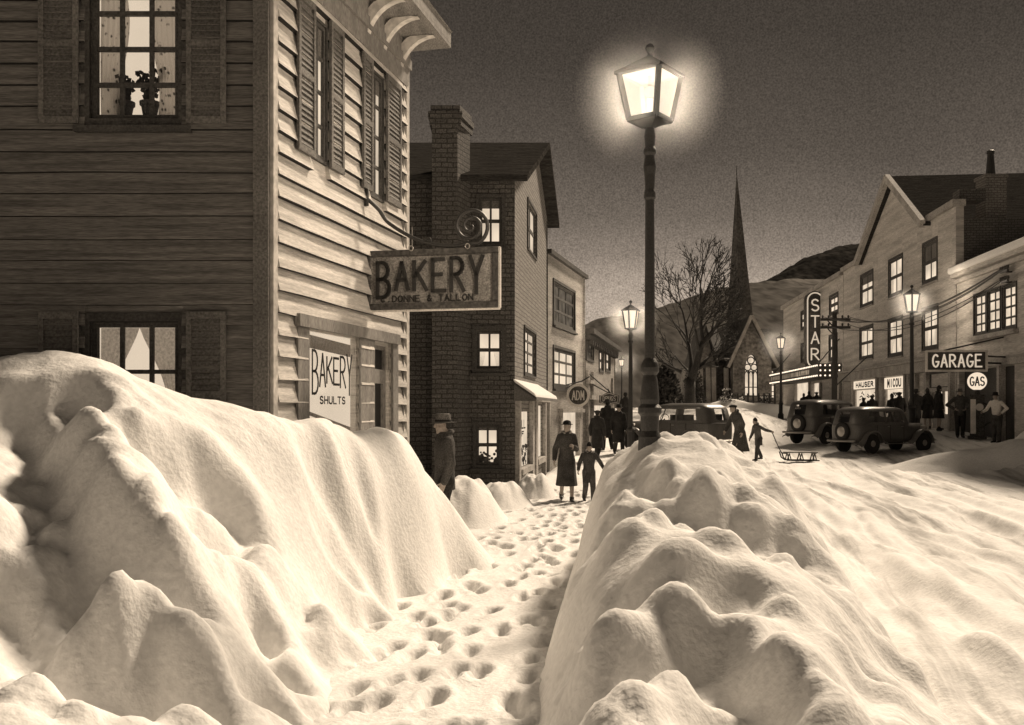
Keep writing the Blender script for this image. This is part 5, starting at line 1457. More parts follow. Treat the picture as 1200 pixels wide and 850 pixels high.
# ================================================================== STREET LAMPS
def mist(name, loc, r, dens):
    mb = MB(); mb.ball((0, 0, 0), r, 28, 18); o = mb.build('lamp_mist', mat_mist(name, dens, r), smooth=True); o.location = loc
    return tag(o, kind='stuff')
def point(loc, w, r):
    d = bpy.data.lights.new('lamp_light', 'POINT'); d.energy = w; d.color = LAMP_C; d.shadow_soft_size = r
    o = bpy.data.objects.new('lamp_light', d); o.location = loc; COL.objects.link(o); return o
LX, LY = 1.306, 9.3
LZ0 = .2
zz = lambda py, D=LY: CAM_H + (HOR - py) / F_PX * D
ml = thing('street_lamp', 'tall black street lamp with glowing four sided lantern, standing in the snowbank', 'street lamp', (LX, LY, LZ0))
h = lambda py: zz(py) - LZ0
pr = [(.16, 0), (.16, h(560)), (.115, h(535)), (.108, h(512)), (.085, h(505)), (.088, h(488)), (.112, h(484)), (.112, h(478)), (.085, h(474)), (.09, h(468)), (.075, h(447)), (.062, h(440)), (.085, h(436)), (.09, h(431)), (.075, h(425)), (.05, h(420)), (.047, h(330)), (.043, h(235)), (.055, h(232)), (.055, h(226)), (.045, h(222)), (.05, h(205)), (.062, h(196)), (.05, h(186)), (.045, h(183)), (.062, h(180)), (.062, h(176)), (.046, h(172)), (.055, h(160)), (.04, h(150)), (.05, h(147))]
mb = MB(); mb.lathe(pr, n=24); mb.build('pole', M['iron'], ml, smooth=False)
def lantern(root, z0, z1, zr, rb, rt, n, rot, bar, glass, bulb=True, over=1.16, fin=.05):
    C = lambda r, z, k: Vector((r * math.cos(rot + 2 * PI * k / n), r * math.sin(rot + 2 * PI * k / n), z))
    mb = MB()
    for k in range(n):
        mb.bar(C(rb, z0, k), C(rt, z1, k), bar); mb.bar(C(rb, z0, k), C(rb, z0, k + 1), bar * .9); mb.bar(C(rt, z1, k), C(rt, z1, k + 1), bar * .8)
    mb.rings([[C(.05 if i == 0 else rb * .98, z0 - .075 if i == 0 else z0 - .012, k) for k in range(n)] for i in range(2)])
    f = mb.build('lantern_frame', M['lantern'], root)
    mb = MB()
    mb.rings([[C(rt * over, z1 - .01, k) for k in range(n)], [C(rt * over, z1 + .015, k) for k in range(n)], [C(.03, zr, k) for k in range(n)]])
    mb.lathe([(.03, zr), (.02, zr + fin * .5), (fin * .7, zr + fin), (fin, zr + fin * 1.6), (fin * .7, zr + fin * 2.3), (.01, zr + fin * 2.6)], n=12)
    mb.build('lantern_roof', M['lantern'], root)
    for k in range(n):
        e = (C(1, 0, k) + C(1, 0, k + 1)) * .5
        a_, b_, c_, d_ = C(rb, z0, k), C(rb, z0, k + 1), C(rt, z1, k + 1), C(rt, z1, k)
        i_ = lambda p: p * 1.0
        mb = MB(); off = e.normalized() * .004; mb.hexa([a_, b_, b_ - off, a_ - off, d_, c_, c_ - off, d_ - off]); mb.build('lantern_pane', M[glass], f)
    if bulb:
        zb = z0 + (z1 - z0) * .62; mb = MB(); mb.lathe([(.03, z0 - .01), (.025, zb - .07), (.03, zb - .06)], n=10); mb.build('socket', M['iron'], f)
        mb = MB(); mb.ball((0, 0, zb), .055, 14, 10); mb.build('bulb', M['bulb'], f, smooth=True)
        mb = MB(); mb.lathe([(.018, zb + .05), (.02, zb + .16)], n=8); mb.build('bulb_cap', M['iron'], f)
lantern(ml, h(141), h(88), h(66), .205, .30, 4, R(-82), .046, 'lampglass', fin=.045)
LAMP_POS = (LX, LY, zz(112))
ml_l = point(LAMP_POS, LAMP_W, .10)
mist('lamp_mist', LAMP_POS, .74, .145)

# smaller lamps along the street: one model, copied
def small_lamp():
    t = thing('street_lamp', '-', 'street lamp', (0, 0, 0)); H = 5.5
    mb = MB(); mb.lathe([(.19, 0), (.19, .35), (.13, .42), (.13, .95), (.16, 1.0), (.16, 1.06), (.10, 1.15), (.08, 1.3), (.075, 3.2), (.065, 4.2), (.10, 4.22), (.10, 4.28), (.07, 4.34), (.09, 4.5), (.06, 4.6), (.08, 4.64)], n=14); mb.build('pole', M['iron'], t)
    lantern(t, 4.72, 5.38, 5.60, .20, .31, 6, R(10), .05, 'farglass', bulb=False, over=1.18, fin=.06)
    return t
sl = small_lamp()
LS = [((739, 352), 32.0, 'black street lamp with tapered lantern, standing left of the tall lamp post', 1.0),
      ((728.5, 418), 74.0, 'small far street lamp at the end of the left row of shops', .82),
      ((915, 390), 62.0, 'street lamp glowing in front of the church beside the cinema', .95),
      ((1068.5, 334), 38.0, 'black street lamp with tapered lantern before the gabled building', 1.0)]
first = True
for (px, py), D, lab, sc in LS:
    t = sl if first else dup(sl); first = False
    top = at(px, py, D); gz = zg(top.x, D); s = (top.z - gz) / 5.76
    t.location = (top.x, D, gz); t.scale = (max(s, .85 * sc), max(s, .85 * sc), s); t['label'] = lab; t['group'] = 'smaller street lamps along the street'
    lp = (top.x, D, gz + 5.05 * s); point(lp, FAR_LAMP_W, .12); mist('far_lamp_mist', lp, .95 if D < 50 else 1.5, .26 if D < 50 else .2)

# ---- utility pole and wires
p = at(978, 472, 50); gz = zg(p.x, p.y)
up_ = thing('utility_pole', 'wooden utility pole with two cross arms before the cinema', 'utility pole', (p.x, p.y, gz))
zt = CAM_H + (HOR - 366) / F_PX * 50 - gz
mb = MB(); mb.lathe([(.17, 0), (.12, zt)], n=10); mb.build('pole', M['dark'], up_)
for z in (zt - .45, zt - .85):
    mb = MB(); mb.box((-.75, -.2, z), (.75, -.09, z + .13)); mb.bar((-.4, -.15, z), (0, -.1, z - .4), .05)
    a = mb.build('cross_arm', M['dark'], up_); mb = MB()
    for x in (-.65, -.35, .35, .65): mb.lathe([(.03, z + .13), (.045, z + .17), (.05, z + .26), (.02, z + .28)], (x, -.145, 0), 8)
    mb.split('insulator', M['iron'], a)
mb = MB(); mb.bar((.05, 0, zt - 2.0), (.75, 0, zt - 2.9), .03) if False else mb.bar((.1, -.1, zt - 3.7), (1.6, -.1, zt - 2.3), .05)
mb.build('stay', M['iron'], up_)
br_ = fa.p(fa.px(1186), 0)
wb_ = thing('wire_bracket', 'iron bracket of insulators high on the garage wall', 'bracket', tuple(fa.p(fa.px(1186), 6.1)))
mb = MB()
for z in (6.15, 6.5): fa.box(mb, fa.px(1181), fa.px(1190), z, z + .07, .20, .27); fa.box(mb, fa.px(1186) - .04, fa.px(1186) + .04, z - .02, z + .03, .004, .2)
mb.build('arm', M['iron'], wb_, world=True)
mb = MB()
for z in (6.22, 6.57):
    for q in (1181.5, 1184, 1187, 1189.5): c = fa.p(fa.px(q), 0, .235); mb.lathe([(.03, z), (.06, z + .04), (.05, z + .14)], (c.x, c.y, 0), 8)
mb.split('insulator', M['dark'], wb_, world=True)
i = 0
for z, qs in ((zt - .24, (-.65, -.35, .35, .65)), (zt - .64, (-.65, .65))):
    for x in qs:
        a = Vector((p.x + x, p.y - .145, gz + z)); b = fa.p(fa.px((1181.5, 1184, 1187, 1189.5, 1183, 1188)[i]), 6.66 if i < 4 else 6.3, .235)
        pts = [a.lerp(b, t / 14) - Vector((0, 0, .9 * 4 * (t / 14) * (1 - t / 14))) for t in range(15)]
        mb = MB(); mb.tube(pts, .018, 5); o = mb.build('overhead_wire', M['iron'], None)
        tag(o, 'thin overhead wire sagging from the utility pole across to the garage wall', 'wire', 'overhead wires to the garage'); i += 1

# ================================================================== CARS
def car(name, label, loc, heading, scale=1.0, spare=True):
    t = thing(name, label, 'car', loc, heading); t.scale = (scale,) * 3
    xs = [-1.95, -1.9, -1.78, -1.5, -1.0, -.4, .1, .6, .8, 1.2, 1.6, 1.8, 1.86]
    ws = [.50, .62, .70, .74, .76, .76, .74, .68, .60, .50, .42, .36, .28]
    def ring(z, f, hood, dz=0):
        r = [(x, -w * (f if x < .65 else hood), z + (dz if x > .65 else 0)) for x, w in zip(xs, ws)]
        return r + [(x, -y, zz_) for x, y, zz_ in r[::-1]]
    mb = MB(); mb.rings([ring(.40, .86, .9), ring(.52, .97, 1.0), ring(.80, 1.0, 1.0), ring(.95, 1.0, .95, .0), ring(1.02, .99, .8, .01), ring(1.06, .985, .45, .03)])
    body = mb.build('body', M['paint'], t, smooth=True)
    for p in body.data.polygons: p.use_smooth = abs(p.normal.z) < .95
    # greenhouse
    tt = [0, .02, .06, .13, .18, .50, .54, .88, .93, .98, 1.0]; tw = [.62, .8, .93, 1, 1, 1, 1, 1, 1, .95, .86]
    Z = [(1.055, -1.93, .66, .745), (1.14, -1.92, .62, .735), (1.52, -1.80, .44, .69), (1.60, -1.74, .38, .655), (1.67, -1.58, .24, .56), (1.715, -1.25, -.02, .33)]
    rr = []
    for z, xr, xf, hw in Z:
        R_ = [(xr + (xf - xr) * a, -hw * b, z) for a, b in zip(tt, tw)]
        fr = [(xf + .02, -.03, z), (xf + .02, .03, z)]; re = [(xr - .02, hw * .36, z), (xr - .02, -hw * .36, z)]
        rr.append(R_ + fr + [(x, -y, q) for x, y, q in R_[::-1]] + re)
    n = len(rr[0]); k = len(tt)
    gl = {'side_window': [(4,), (6,), (k + 2 + (k - 1 - 5),), (k + 2 + (k - 1 - 7),)], 'windscreen': [(k - 1,), (k + 1,)], 'rear_window': [(n - 2,)]}
    gset = {i[0]: nm for nm, l in gl.items() for i in l}
    mb = MB(); o_ = MB(); glass = {}
    for r in rr: mb.v += [tuple(p) for p in r]
    for i in range(len(rr) - 1):
        for j in range(n):
            f = (i * n + j, i * n + (j + 1) % n, (i + 1) * n + (j + 1) % n, (i + 1) * n + j)
            if i == 1 and j in gset: glass[j] = [mb.v[q] for q in f]
            else: mb.f.append(f)
    mb.f.append(tuple((len(rr) - 1) * n + q for q in range(n)))
    cab = mb.build('cabin', M['paint'], t, smooth=True)
    for j, q in glass.items():
        g = MB(); g.add(q, [(0, 1, 2, 3)]); w = g.build(gset[j], M['carglass'], cab)
    mb = MB(); mb.box((-1.55, -.55, .9), (-1.35, .55, 1.35)); mb.box((-.35, -.55, .9), (-.2, -.05, 1.33)); mb.box((-.35, .05, .9), (-.2, .55, 1.33)); mb.split('seat', M['leather'], cab)
    mb = MB(); mb.tube([(.22 + .04 * math.cos(a * PI / 8), .32 + .18 * math.cos(a * PI / 8), 1.18 + .17 * math.sin(a * PI / 8)) for a in range(17)], .014, 6); mb.bar((.22, .32, 1.18), (.5, .32, 1.0), .03); mb.build('steering_wheel', M['leather'], cab)
    # doors and handles as fine seams
    for s in (-1, 1):
        mb = MB()
        for x in (-1.05, -.40, .28): mb.box((x - .006, s * .757 if s > 0 else -.768, .5), (x + .006, s * .768 if s > 0 else -.757, 1.04))
        mb.split('door_seam', M['black'], body)
        mb = MB()
        for x in (-.5, .18): mb.tube([(x - .06, s * .785, .98), (x + .05, s * .785, .98)], .012, 6)
        mb.split('door_handle', M['chrome'], body)
        # wings: swept ribbons over the wheels joined by the running board
        sec = [(-.15, 0), (-.08, .035), (0, .045), (.08, .03), (.145, -.03), (.145, -.05), (.08, .008), (0, .02), (-.08, .01), (-.15, -.025)]
        def wing(path, wy):
            rg = []
            for i, (x, z) in enumerate(path):
                a = path[max(i - 1, 0)]; b = path[min(i + 1, len(path) - 1)]; dx, dz = b[0] - a[0], b[1] - a[1]; l = math.hypot(dx, dz); nx, nz = -dz / l, dx / l
                if nz < 0 and abs(nx) < .9: nx, nz = -nx, -nz
                rg.append([(x + nx * o, s * (wy + y), z + nz * o) for y, o in sec])
            m_ = MB(); m_.rings(rg); m_.build('wing', M['fender'], t, smooth=True)
        ra = [(-1.25 + .47 * math.cos(R(a)), .36 + .47 * math.sin(R(a))) for a in range(15, 171, 12)]
        wing([(-.62, .38), (-.70, .40)] + ra + [(-1.80, .34), (-1.93, .30)], .70)
        fa_ = [(1.40 + .47 * math.cos(R(a)), .37 + .47 * math.sin(R(a))) for a in range(140, 4, -12)]
        wing([(.55, .38), (.72, .40), (.86, .48), (.96, .60)] + fa_ + [(1.90, .34)], .64)
        mb = MB(); mb.box((-.66, s * .80 - .1, .345), (.60, s * .80 + .06, .375)); mb.build('running_board', M['fender'], t)
        mb = MB(); mb.lathe([(.02, -.12), (.08, -.06), (.115, .06), (.12, .08), (.10, .095)], (1.62, s * .40, .92), 14, 'x'); mb.bar((1.6, s * .40, .84), (1.55, s * .42, .70), .04); mb.build('headlight', M['chrome'], t)
        for x, y in ((-1.25, .69), (1.40, .66)):
            mb = MB(); mb.lathe([(.10, -.06), (.20, -.05), (.235, -.02), (.235, .045), (.20, .06), (.17, .055), (.10, .075), (.06, .09)], (x, s * y, .36), 20, 'y') if s > 0 else mb.lathe([(.06, -.09), (.10, -.075), (.17, -.055), (.20, -.06), (.235, -.045), (.235, .02), (.20, .05), (.10, .06)], (x, s * y, .36), 20, 'y')
            w = mb.build('wheel', M['chrome'], t)
            mb = MB(); mb.lathe([(.24, -.07), (.31, -.085), (.355, -.05), (.365, 0), (.355, .05), (.31, .085), (.24, .07)], (x, s * y, .36), 26, 'y'); mb.build('tyre', M['tyre'], w, smooth=True)
    mb = MB(); mb.tube([(1.98, -.68, .46), (2.03, -.3, .46), (2.04, 0, .46), (2.03, .3, .46), (1.98, .68, .46)], .04, 8); mb.bar((1.8, .3, .46), (2.02, .3, .46), .04); mb.bar((1.8, -.3, .46), (2.02, -.3, .46), .04); mb.build('bumper', M['chrome'], t)
    mb = MB(); mb.tube([(-2.06, -.68, .46), (-2.12, -.3, .46), (-2.12, .3, .46), (-2.06, .68, .46)], .04, 8); mb.bar((-1.9, .3, .46), (-2.1, .3, .46), .04); mb.bar((-1.9, -.3, .46), (-2.1, -.3, .46), .04); mb.build('bumper', M['chrome'], t)
    mb = MB()
    for i in range(9): y = -.2 + .05 * i; mb.bar((1.87, y, .5), (1.865, y, 1.0), .015, .02)
    mb.tube([(1.87, -.24, .48), (1.87, -.24, .95), (1.865, -.12, 1.03), (1.865, .12, 1.03), (1.87, .24, .95), (1.87, .24, .48)], .025, 6); mb.build('radiator_grille', M['chrome'], t)
    if spare:
        mb = MB(); mb.lathe([(.10, .05), (.2, .04), (.22, .0), (.22, -.06), (.12, -.09), (.06, -.10)], (-2.0, 0, .80), 18, 'x'); w = mb.build('spare_wheel', M['chrome'], t)
        mb = MB(); mb.lathe([(.225, .07), (.30, .075), (.345, .03), (.345, -.03), (.30, -.075), (.225, -.07)], (-2.0, 0, .80), 22, 'x'); mb.build('tyre', M['tyre'], w, smooth=True)
    return t
def gz_at(p): return float(street_z(np.array([[p.x]]), np.array([[p.y]]))[0, 0])
p = gp(1034, 530); car('sedan_car', 'dark rounded sedan with spare wheel, nearest of the two parked before the shops', (p.x, p.y, gz_at(p) - .02), R(26), .93)
p = gp(975, 520); car('sedan_car', 'dark sedan parked behind the other sedan, half hidden, towards the cinema', (p.x, p.y, gz_at(p) - .02), R(34), .97)
p = gp(792, 531); car('sedan_car', 'dark boxy sedan half hidden behind the snowbank and tall lamp post', (p.x, p.y, gz_at(p) - .02), R(131), 1.0, spare=False)

# ================================================================== PEOPLE
def cap(mb, p0, r0, p1, r1, n=12):
    p0, p1 = Vector(p0), Vector(p1); d = p1 - p0; L = d.length
    if L < 1e-5: mb.ball(p0, r0); return
    d /= L; pts, rad = [], []
    for i in range(4): a = i / 4 * PI / 2; pts.append(p0 - d * r0 * math.cos(a)); rad.append(max(r0 * math.sin(a), r0 * .05))
    pts.append(p0); rad.append(r0); pts.append(p1); rad.append(r1)
    for i in range(3, -1, -1): a = i / 4 * PI / 2; pts.append(p1 + d * r1 * math.cos(a)); rad.append(max(r1 * math.sin(a), r1 * .05))
    mb.tube(pts, rad, n)
def ell(mb, rs, n=18):       # stacked ellipses (cx, cy, z, rx, ry)
    mb.rings([[(cx + rx * math.cos(2 * PI * k / n), cy + ry * math.sin(2 * PI * k / n), z) for k in range(n)] for cx, cy, z, rx, ry in rs])
def fuse(mb, name, m, parent, vox, smooth=4):
    me = mb.mesh('tmp', None, uv=False); o = bpy.data.objects.new('tmp', me); COL.objects.link(o)
    r = o.modifiers.new('r', 'REMESH'); r.mode = 'VOXEL'; r.voxel_size = vox; r.use_smooth_shade = True
    s = o.modifiers.new('s', 'SMOOTH'); s.iterations = smooth; s.factor = .5
    dg = bpy.context.evaluated_depsgraph_get()
    nm = bpy.data.meshes.new_from_object(o.evaluated_get(dg)); bpy.data.objects.remove(o); bpy.data.meshes.remove(me)
    nm.name = name; nm.materials.clear(); nm.materials.append(m)
    nm.polygons.foreach_set('use_smooth', [True] * len(nm.polygons))
    q = bpy.data.objects.new(name, nm); COL.objects.link(q); q.parent = parent
    return q
def hand(mb, w, d, side, curl=.5, palm=None):
    """palm, four unequal bent fingers and a thumb; d = forearm direction"""
    d = Vector(d).normalized(); nrm = Vector(palm or (side, 0, 0)); nrm = (nrm - d * nrm.dot(d)).normalized(); s = d.cross(nrm)
    if s.y > 0: s = -s                    # thumb side forward
    w = Vector(w); pe = w + d * .085
    for k in (-1.2, -.4, .4, 1.2): cap(mb, w + s * .018 * k, .017, pe + s * .021 * k, .014, 8)
    for k, l in ((1.3, .066), (.45, .077), (-.45, .072), (-1.3, .056)):
        a = pe + s * .022 * k; b = a + (d * math.cos(curl * .6) - nrm * math.sin(curl * .6)) * l * .55; c = b + (d * math.cos(curl * 1.6) - nrm * math.sin(curl * 1.6)) * l * .5
        cap(mb, a, .0105, b, .0095, 8); cap(mb, b, .0095, c, .008, 8)
    a = w + d * .02 + s * .03; b = a + (d * .6 + s * .7 - nrm * .2).normalized() * .045; c = b + (d * .9 + s * .15 - nrm * .4).normalized() * .035
    cap(mb, a, .013, b, .011, 8); cap(mb, b, .011, c, .009, 8)

def person(label, loc, face, H=1.74, coat='jacket', cm='coat', tm='coat3', hat='fedora', hm='coat3', arms=((.03, .02), (.03, .02)), stride=.0, lean=0, vox=.013, woman=False,
           hem=.62, head_yaw=0, scarf=None, group=None, rz_extra=0, hips=None, name='person', hair=True, bow=0):
    t = thing('person', label, 'person', loc, R(face + 90), group); k = H / 1.75
    t.scale = (k, k, k)
    LN = R(lean); hipz = .93
    def T(p):         # lean everything above the hips
        p = Vector(p)
        if p.z > hipz:
            q = p - Vector((0, 0, hipz)); return Vector((q.x, q.y * math.cos(LN) - q.z * math.sin(LN), hipz + q.z * math.cos(LN) + q.y * math.sin(LN)))
        return p
    fine = vox < .011
    sw = .145 if woman else .178
    legs = {}
    for s in (-1, 1):
        st = stride * s
        hip = Vector((s * .09, 0, .92)); ank = Vector((s * .085, -st * .30, .09 + (.05 if st < 0 else 0))); kn = Vector((s * .09, -st * .12 - abs(st) * .08 - .015, .50))
        legs[s] = (hip, kn, ank)
    AR = {}
    for s, a in zip((-1, 1), arms):
        sh = Vector((s * sw, .0, 1.42))
        if isinstance(a, tuple) and len(a) == 2 and not hasattr(a[0], '__len__'):
            el = sh + Vector((s * (.05 + a[0]), .03, -.29)); wr = el + Vector((s * (a[1] - .01), -.07, -.25))
        else: el, wr = sh + Vector(a[0]), sh + Vector(a[1])
        AR[s] = (T(sh), T(el) if not (hasattr(a[0], '__len__')) else T(sh) + Vector(a[0]), T(wr) if not (hasattr(a[0], '__len__')) else T(sh) + Vector(a[1]))
    # ---- body: one continuous skin surface with head, hands and feet
    b = MB()
    for s in (-1, 1):
        hip, kn, ank = legs[s]; cap(b, hip, .085, kn, .055); cap(b, kn, .055, ank, .038)
        cap(b, ank + Vector((0, .03, -.045)), .036, ank + Vector((s * .015, -.15, -.06)), .03)
        sh, el, wr = AR[s]; cap(b, sh, .05, el, .04); cap(b, el, .04, wr, .028); hand(b, wr, wr - el, s, .55)
    tor = [(0, 0, .86, .12, .09), (0, 0, .95, .15, .105), (0, 0, 1.08, .125, .09), (0, 0, 1.25, .15, .105), (0, 0, 1.38, .17, .10), (0, 0, 1.46, .12, .08), (0, 0, 1.50, .06, .06)]
    tb = MB(); ell(tb, tor); b.add([T(v) for v in tb.v], tb.f)
    cap(b, T((0, .01, 1.45)), .058, T((0, -.01, 1.56)), .052)
    hc = T((0, -.025, 1.635)) + Vector((0, -bow, -bow * .4)); HY = Matrix.Rotation(R(head_yaw), 3, 'Z')
    hd = MB()
    ell(hd, [(0, .0, -.105, .045, .055), (0, -.008, -.085, .056, .075), (0, 0, -.03, .070, .09), (0, .006, .03, .076, .098), (0, .008, .075, .066, .085), (0, .008, .105, .035, .045)])
    hd.tube([(0, -.086, .02), (0, -.104, -.012), (0, -.112, -.03), (0, -.09, -.04)], [.008, .011, .015, .009], 8)     # nose
    cap(hd, (-.018, -.082, -.062), .008, (.018, -.082, -.062), .008, 8); cap(hd, (-.016, -.079, -.075), .009, (.016, -.079, -.075), .009, 8)   # lips
    cap(hd, (-.015, -.066, -.103), .018, (.015, -.066, -.103), .018, 8)     # chin
    for s in (-1, 1):
        cap(hd, (s * .012, -.086, .028), .011, (s * .05, -.072, .026), .010, 8)      # brow
        hd.ball((s * .034, -.072, .005), .014, 10, 8)                                # eye
        cap(hd, (s * .040, -.055, -.03), .022, (s * .045, -.04, -.04), .022, 8)        # cheek
        hd.ball((s * .078, .012, -.008), .02, 8, 6, (.45, .8, 1.5))                  # ear
    b.add([hc + HY @ Vector(v) for v in hd.v], hd.f)
    body = fuse(b, 'body', M['skin'], t, vox if not fine else .0075, 3)
    # ---- clothes
    if not woman:
        c = MB()
        for s in (-1, 1):
            hip, kn, ank = legs[s]; cap(c, hip, .115, kn, .085); cap(c, kn, .085, ank + Vector((0, .005, .02)), .070)
        ell(c, [(0, 0, .86, .155, .12), (0, 0, 1.0, .155, .115)])
        fuse(c, 'trousers', M[tm], t, vox)
    for s in (-1, 1):
        c = MB()
        hip, kn, ank = legs[s]; c.lathe([(.052, 0), (.05, .10)], ank - Vector((0, -.005, .05)), 10)
        cap(c, ank + Vector((0, .035, -.045)), .044, ank + Vector((s * .012, -.07, -.05)), .042); cap(c, ank + Vector((s * .012, -.07, -.05)), .046, ank + Vector((s * .018, -.165, -.058)), .034)
        fuse(c, 'shoe', M['leather'], t, vox)
    c = MB(); R_ = []
    if coat == 'shirt':
        R_ = [(0, 0, .93, .15, .11), (0, 0, 1.0, .15, .11), (0, 0, 1.12, .155, .12), (0, 0, 1.28, .175, .125), (0, 0, 1.40, .19, .115), (0, 0, 1.46, .14, .09), (0, .005, 1.51, .075, .075)]
    elif coat == 'jacket':
        R_ = [(0, 0, hem + .08, .185, .14), (0, 0, .90, .18, .135), (0, 0, 1.05, .165, .125), (0, 0, 1.15, .17, .125), (0, 0, 1.30, .195, .135), (0, 0, 1.41, .205, .125), (0, .005, 1.48, .15, .10), (0, .01, 1.54, .085, .085)]
    else:
        sp = stride * .16
        R_ = [(0, -.01, hem, .235 if woman else .21, .19 + abs(sp)), (0, 0, hem + .22, .21, .165 + abs(sp) * .6), (0, 0, .92, .19, .145), (0, 0, 1.05, .155 if woman else .17, .12), (0, 0, 1.14, .15 if woman else .17, .12), (0, -.01, 1.28, .175 if woman else .195, .14), (0, 0, 1.40, .19 if woman else .205, .125), (0, .005, 1.48, .14, .10), (0, .01, 1.54, .088, .088)]
    rs_ = MB(); 
    hz0 = R_[0][2]
    ell(rs_, R_, 22)
    # folds in the skirt of the coat
    vs = []
    for v in rs_.v:
        v = Vector(v)
        if coat != 'shirt' and v.z < 1.0:
            a = math.atan2(v.y, v.x); f = 1 + .05 * (1.0 - v.z) * math.sin(a * 7 + v.z * 3); v.x *= f; v.y *= f
        vs.append(T(v))
    c.add(vs, rs_.f)
    for s in (-1, 1):
        sh, el, wr = AR[s]; r = 1.0 if coat != 'shirt' else .88
        cap(c, sh, .070 * r, el, .064 * r); cap(c, el, .066 * r, wr + (el - wr).normalized() * (.02 if coat != 'shirt' else .03), .052 * r)
    fuse(c, {'shirt': 'shirt', 'jacket': 'jacket'}.get(coat, 'coat'), M[cm], t, vox)
    if coat != 'shirt':
        c = MB(); q = [T((.088 * math.cos(a), .01 + .088 * math.sin(a), 1.515 + .03 * math.sin(a))) for a in np.linspace(-PI / 2 + .4, 3 * PI / 2 - .4, 14)]
        c.tube(q, .03, 8)
        if scarf == 'fur': fuse(c, 'fur_collar', M['fur'], t, vox)
        else: c.build('collar', M[cm], t, smooth=True)
    if hat:
        h = MB()
        if hat == 'fedora': pr = [(.165, .055), (.168, .062), (.10, .066), (.096, .10), (.09, .155), (.075, .175), (.03, .168)]
        elif hat == 'cap': pr = [(.10, .05), (.125, .09), (.12, .115), (.06, .13), (.01, .13)]
        elif hat == 'cloche': pr = [(.135, .07), (.14, .078), (.098, .09), (.092, .13), (.07, .155), (.02, .17)]
        elif hat == 'beret': pr = [(.085, .06), (.12, .085), (.115, .115), (.06, .135), (.01, .14)]
        else: pr = [(.088, .03), (.092, .07), (.08, .12), (.05, .16), (.015, .19)]
        n = 20
        h.rings([[hc + HY @ Vector((r * (.9 if hat != 'cap' else 1) * math.cos(2 * PI * j / n), r * 1.08 * math.sin(2 * PI * j / n) + .005, z - (.03 if hat != 'knit' else .02) + (-.012 if r > .12 and hat == 'fedora' and math.sin(2 * PI * j / n) < 0 else 0))) for j in range(n)] for r, z in pr])
        if hat == 'cap': h.hexa([hc + HY @ Vector(v) for v in ((-.075, -.16, .02), (.075, -.16, .02), (.08, -.08, .025), (-.08, -.08, .025), (-.075, -.16, .03), (.075, -.16, .03), (.08, -.08, .045), (-.08, -.08, .045))])
        h.build('hat', M[hm], t, smooth=True)
        if hat == 'fedora' and fine:
            h = MB(); h.rings([[hc + HY @ Vector((r * .9 * math.cos(2 * PI * j / n), r * 1.08 * math.sin(2 * PI * j / n) + .005, z - .03)) for j in range(n)] for r, z in ((.101, .067), (.1, .092))]); h.build('hat_band', M['black'], t)
    if hair:
        h = MB(); hh = [(0, .03, -.06 if not woman else -.09, .05, .05), (0, .03, -.02, .074, .072), (0, .026, .04, .080, .086), (0, .02, .08, .070, .08), (0, .012, .112, .04, .05)]
        tm_ = MB(); ell(tm_, hh); h.add([hc + HY @ Vector(v) for v in tm_.v], tm_.f); h.build('hair', M['hair'], t, smooth=True)
    return t, AR, k

def on_path(px, py_head, D): 
    p = at(px, py_head, D); return p
# man in the foreground, walking to the left past the bakery corner
p = at(521, 560, 12.9); person('man in dark coat and fedora, behind the snowbank at the bakery corner', (p.x, p.y, -.02), 196, H=1.79, coat='jacket', cm='coat', hat='fedora', hm='coat2', arms=(((-.06, .02, -.28), (-.05, -.10, -.50)), ((.06, .03, -.28), (.05, -.06, -.52))), stride=.35, vox=.0095, hem=.72, head_yaw=0)
# woman and child coming down the path
p = at(664, 585, 19.6); person('woman in long dark fur trimmed coat and brimmed hat walking down the footpath', (p.x, p.y, .0), -86, H=1.62, coat='long', woman=True, cm='coat', hat='cloche', hm='coat3', hem=.36, scarf='fur', stride=.75, lean=4, arms=(((-.10, .03, -.27), (-.13, -.05, -.50)), ((.06, .0, -.27), (-.02, -.16, -.22))), vox=.0095, head_yaw=-25)
p = at(690, 583, 19.4); person('child in short coat and dark knitted cap beside the woman on the footpath', (p.x, p.y, .0), -80, H=1.18, coat='jacket', cm='coat', tm='coat2', hat='knit', hem=.52, stride=.65, lean=3, arms=(((-.12, -.02, -.25), (-.18, -.14, -.44)), ((.16, .0, -.22), (.24, -.10, -.40))), vox=.0095, scarf='fur', head_yaw=-15)
# dark figures farther up the path
for px, D, H, face, lab, wo in ((700, 31.0, 1.62, 60, 'thin dark figure nearest the shop wall farther up the path', False), (712, 34.6, 1.80, 100, 'tallest dark figure standing in the middle of the path under the scrolled sign', False),
                            (725, 33.0, 1.70, -80, 'dark figure on the street side of the path under the scrolled sign', False), (733, 43.0, 1.66, 90, 'distant dark figure just left of the far lamp post', False)):
    p = at(px, 500, D); person(lab, (p.x, p.y, zg(p.x, p.y) + .0), face, H=H, coat='long', cm='coat3', hat='fedora' if H > 1.65 else 'cap', hem=.45, woman=wo, vox=.02, stride=.55 + .2 * math.sin(px))
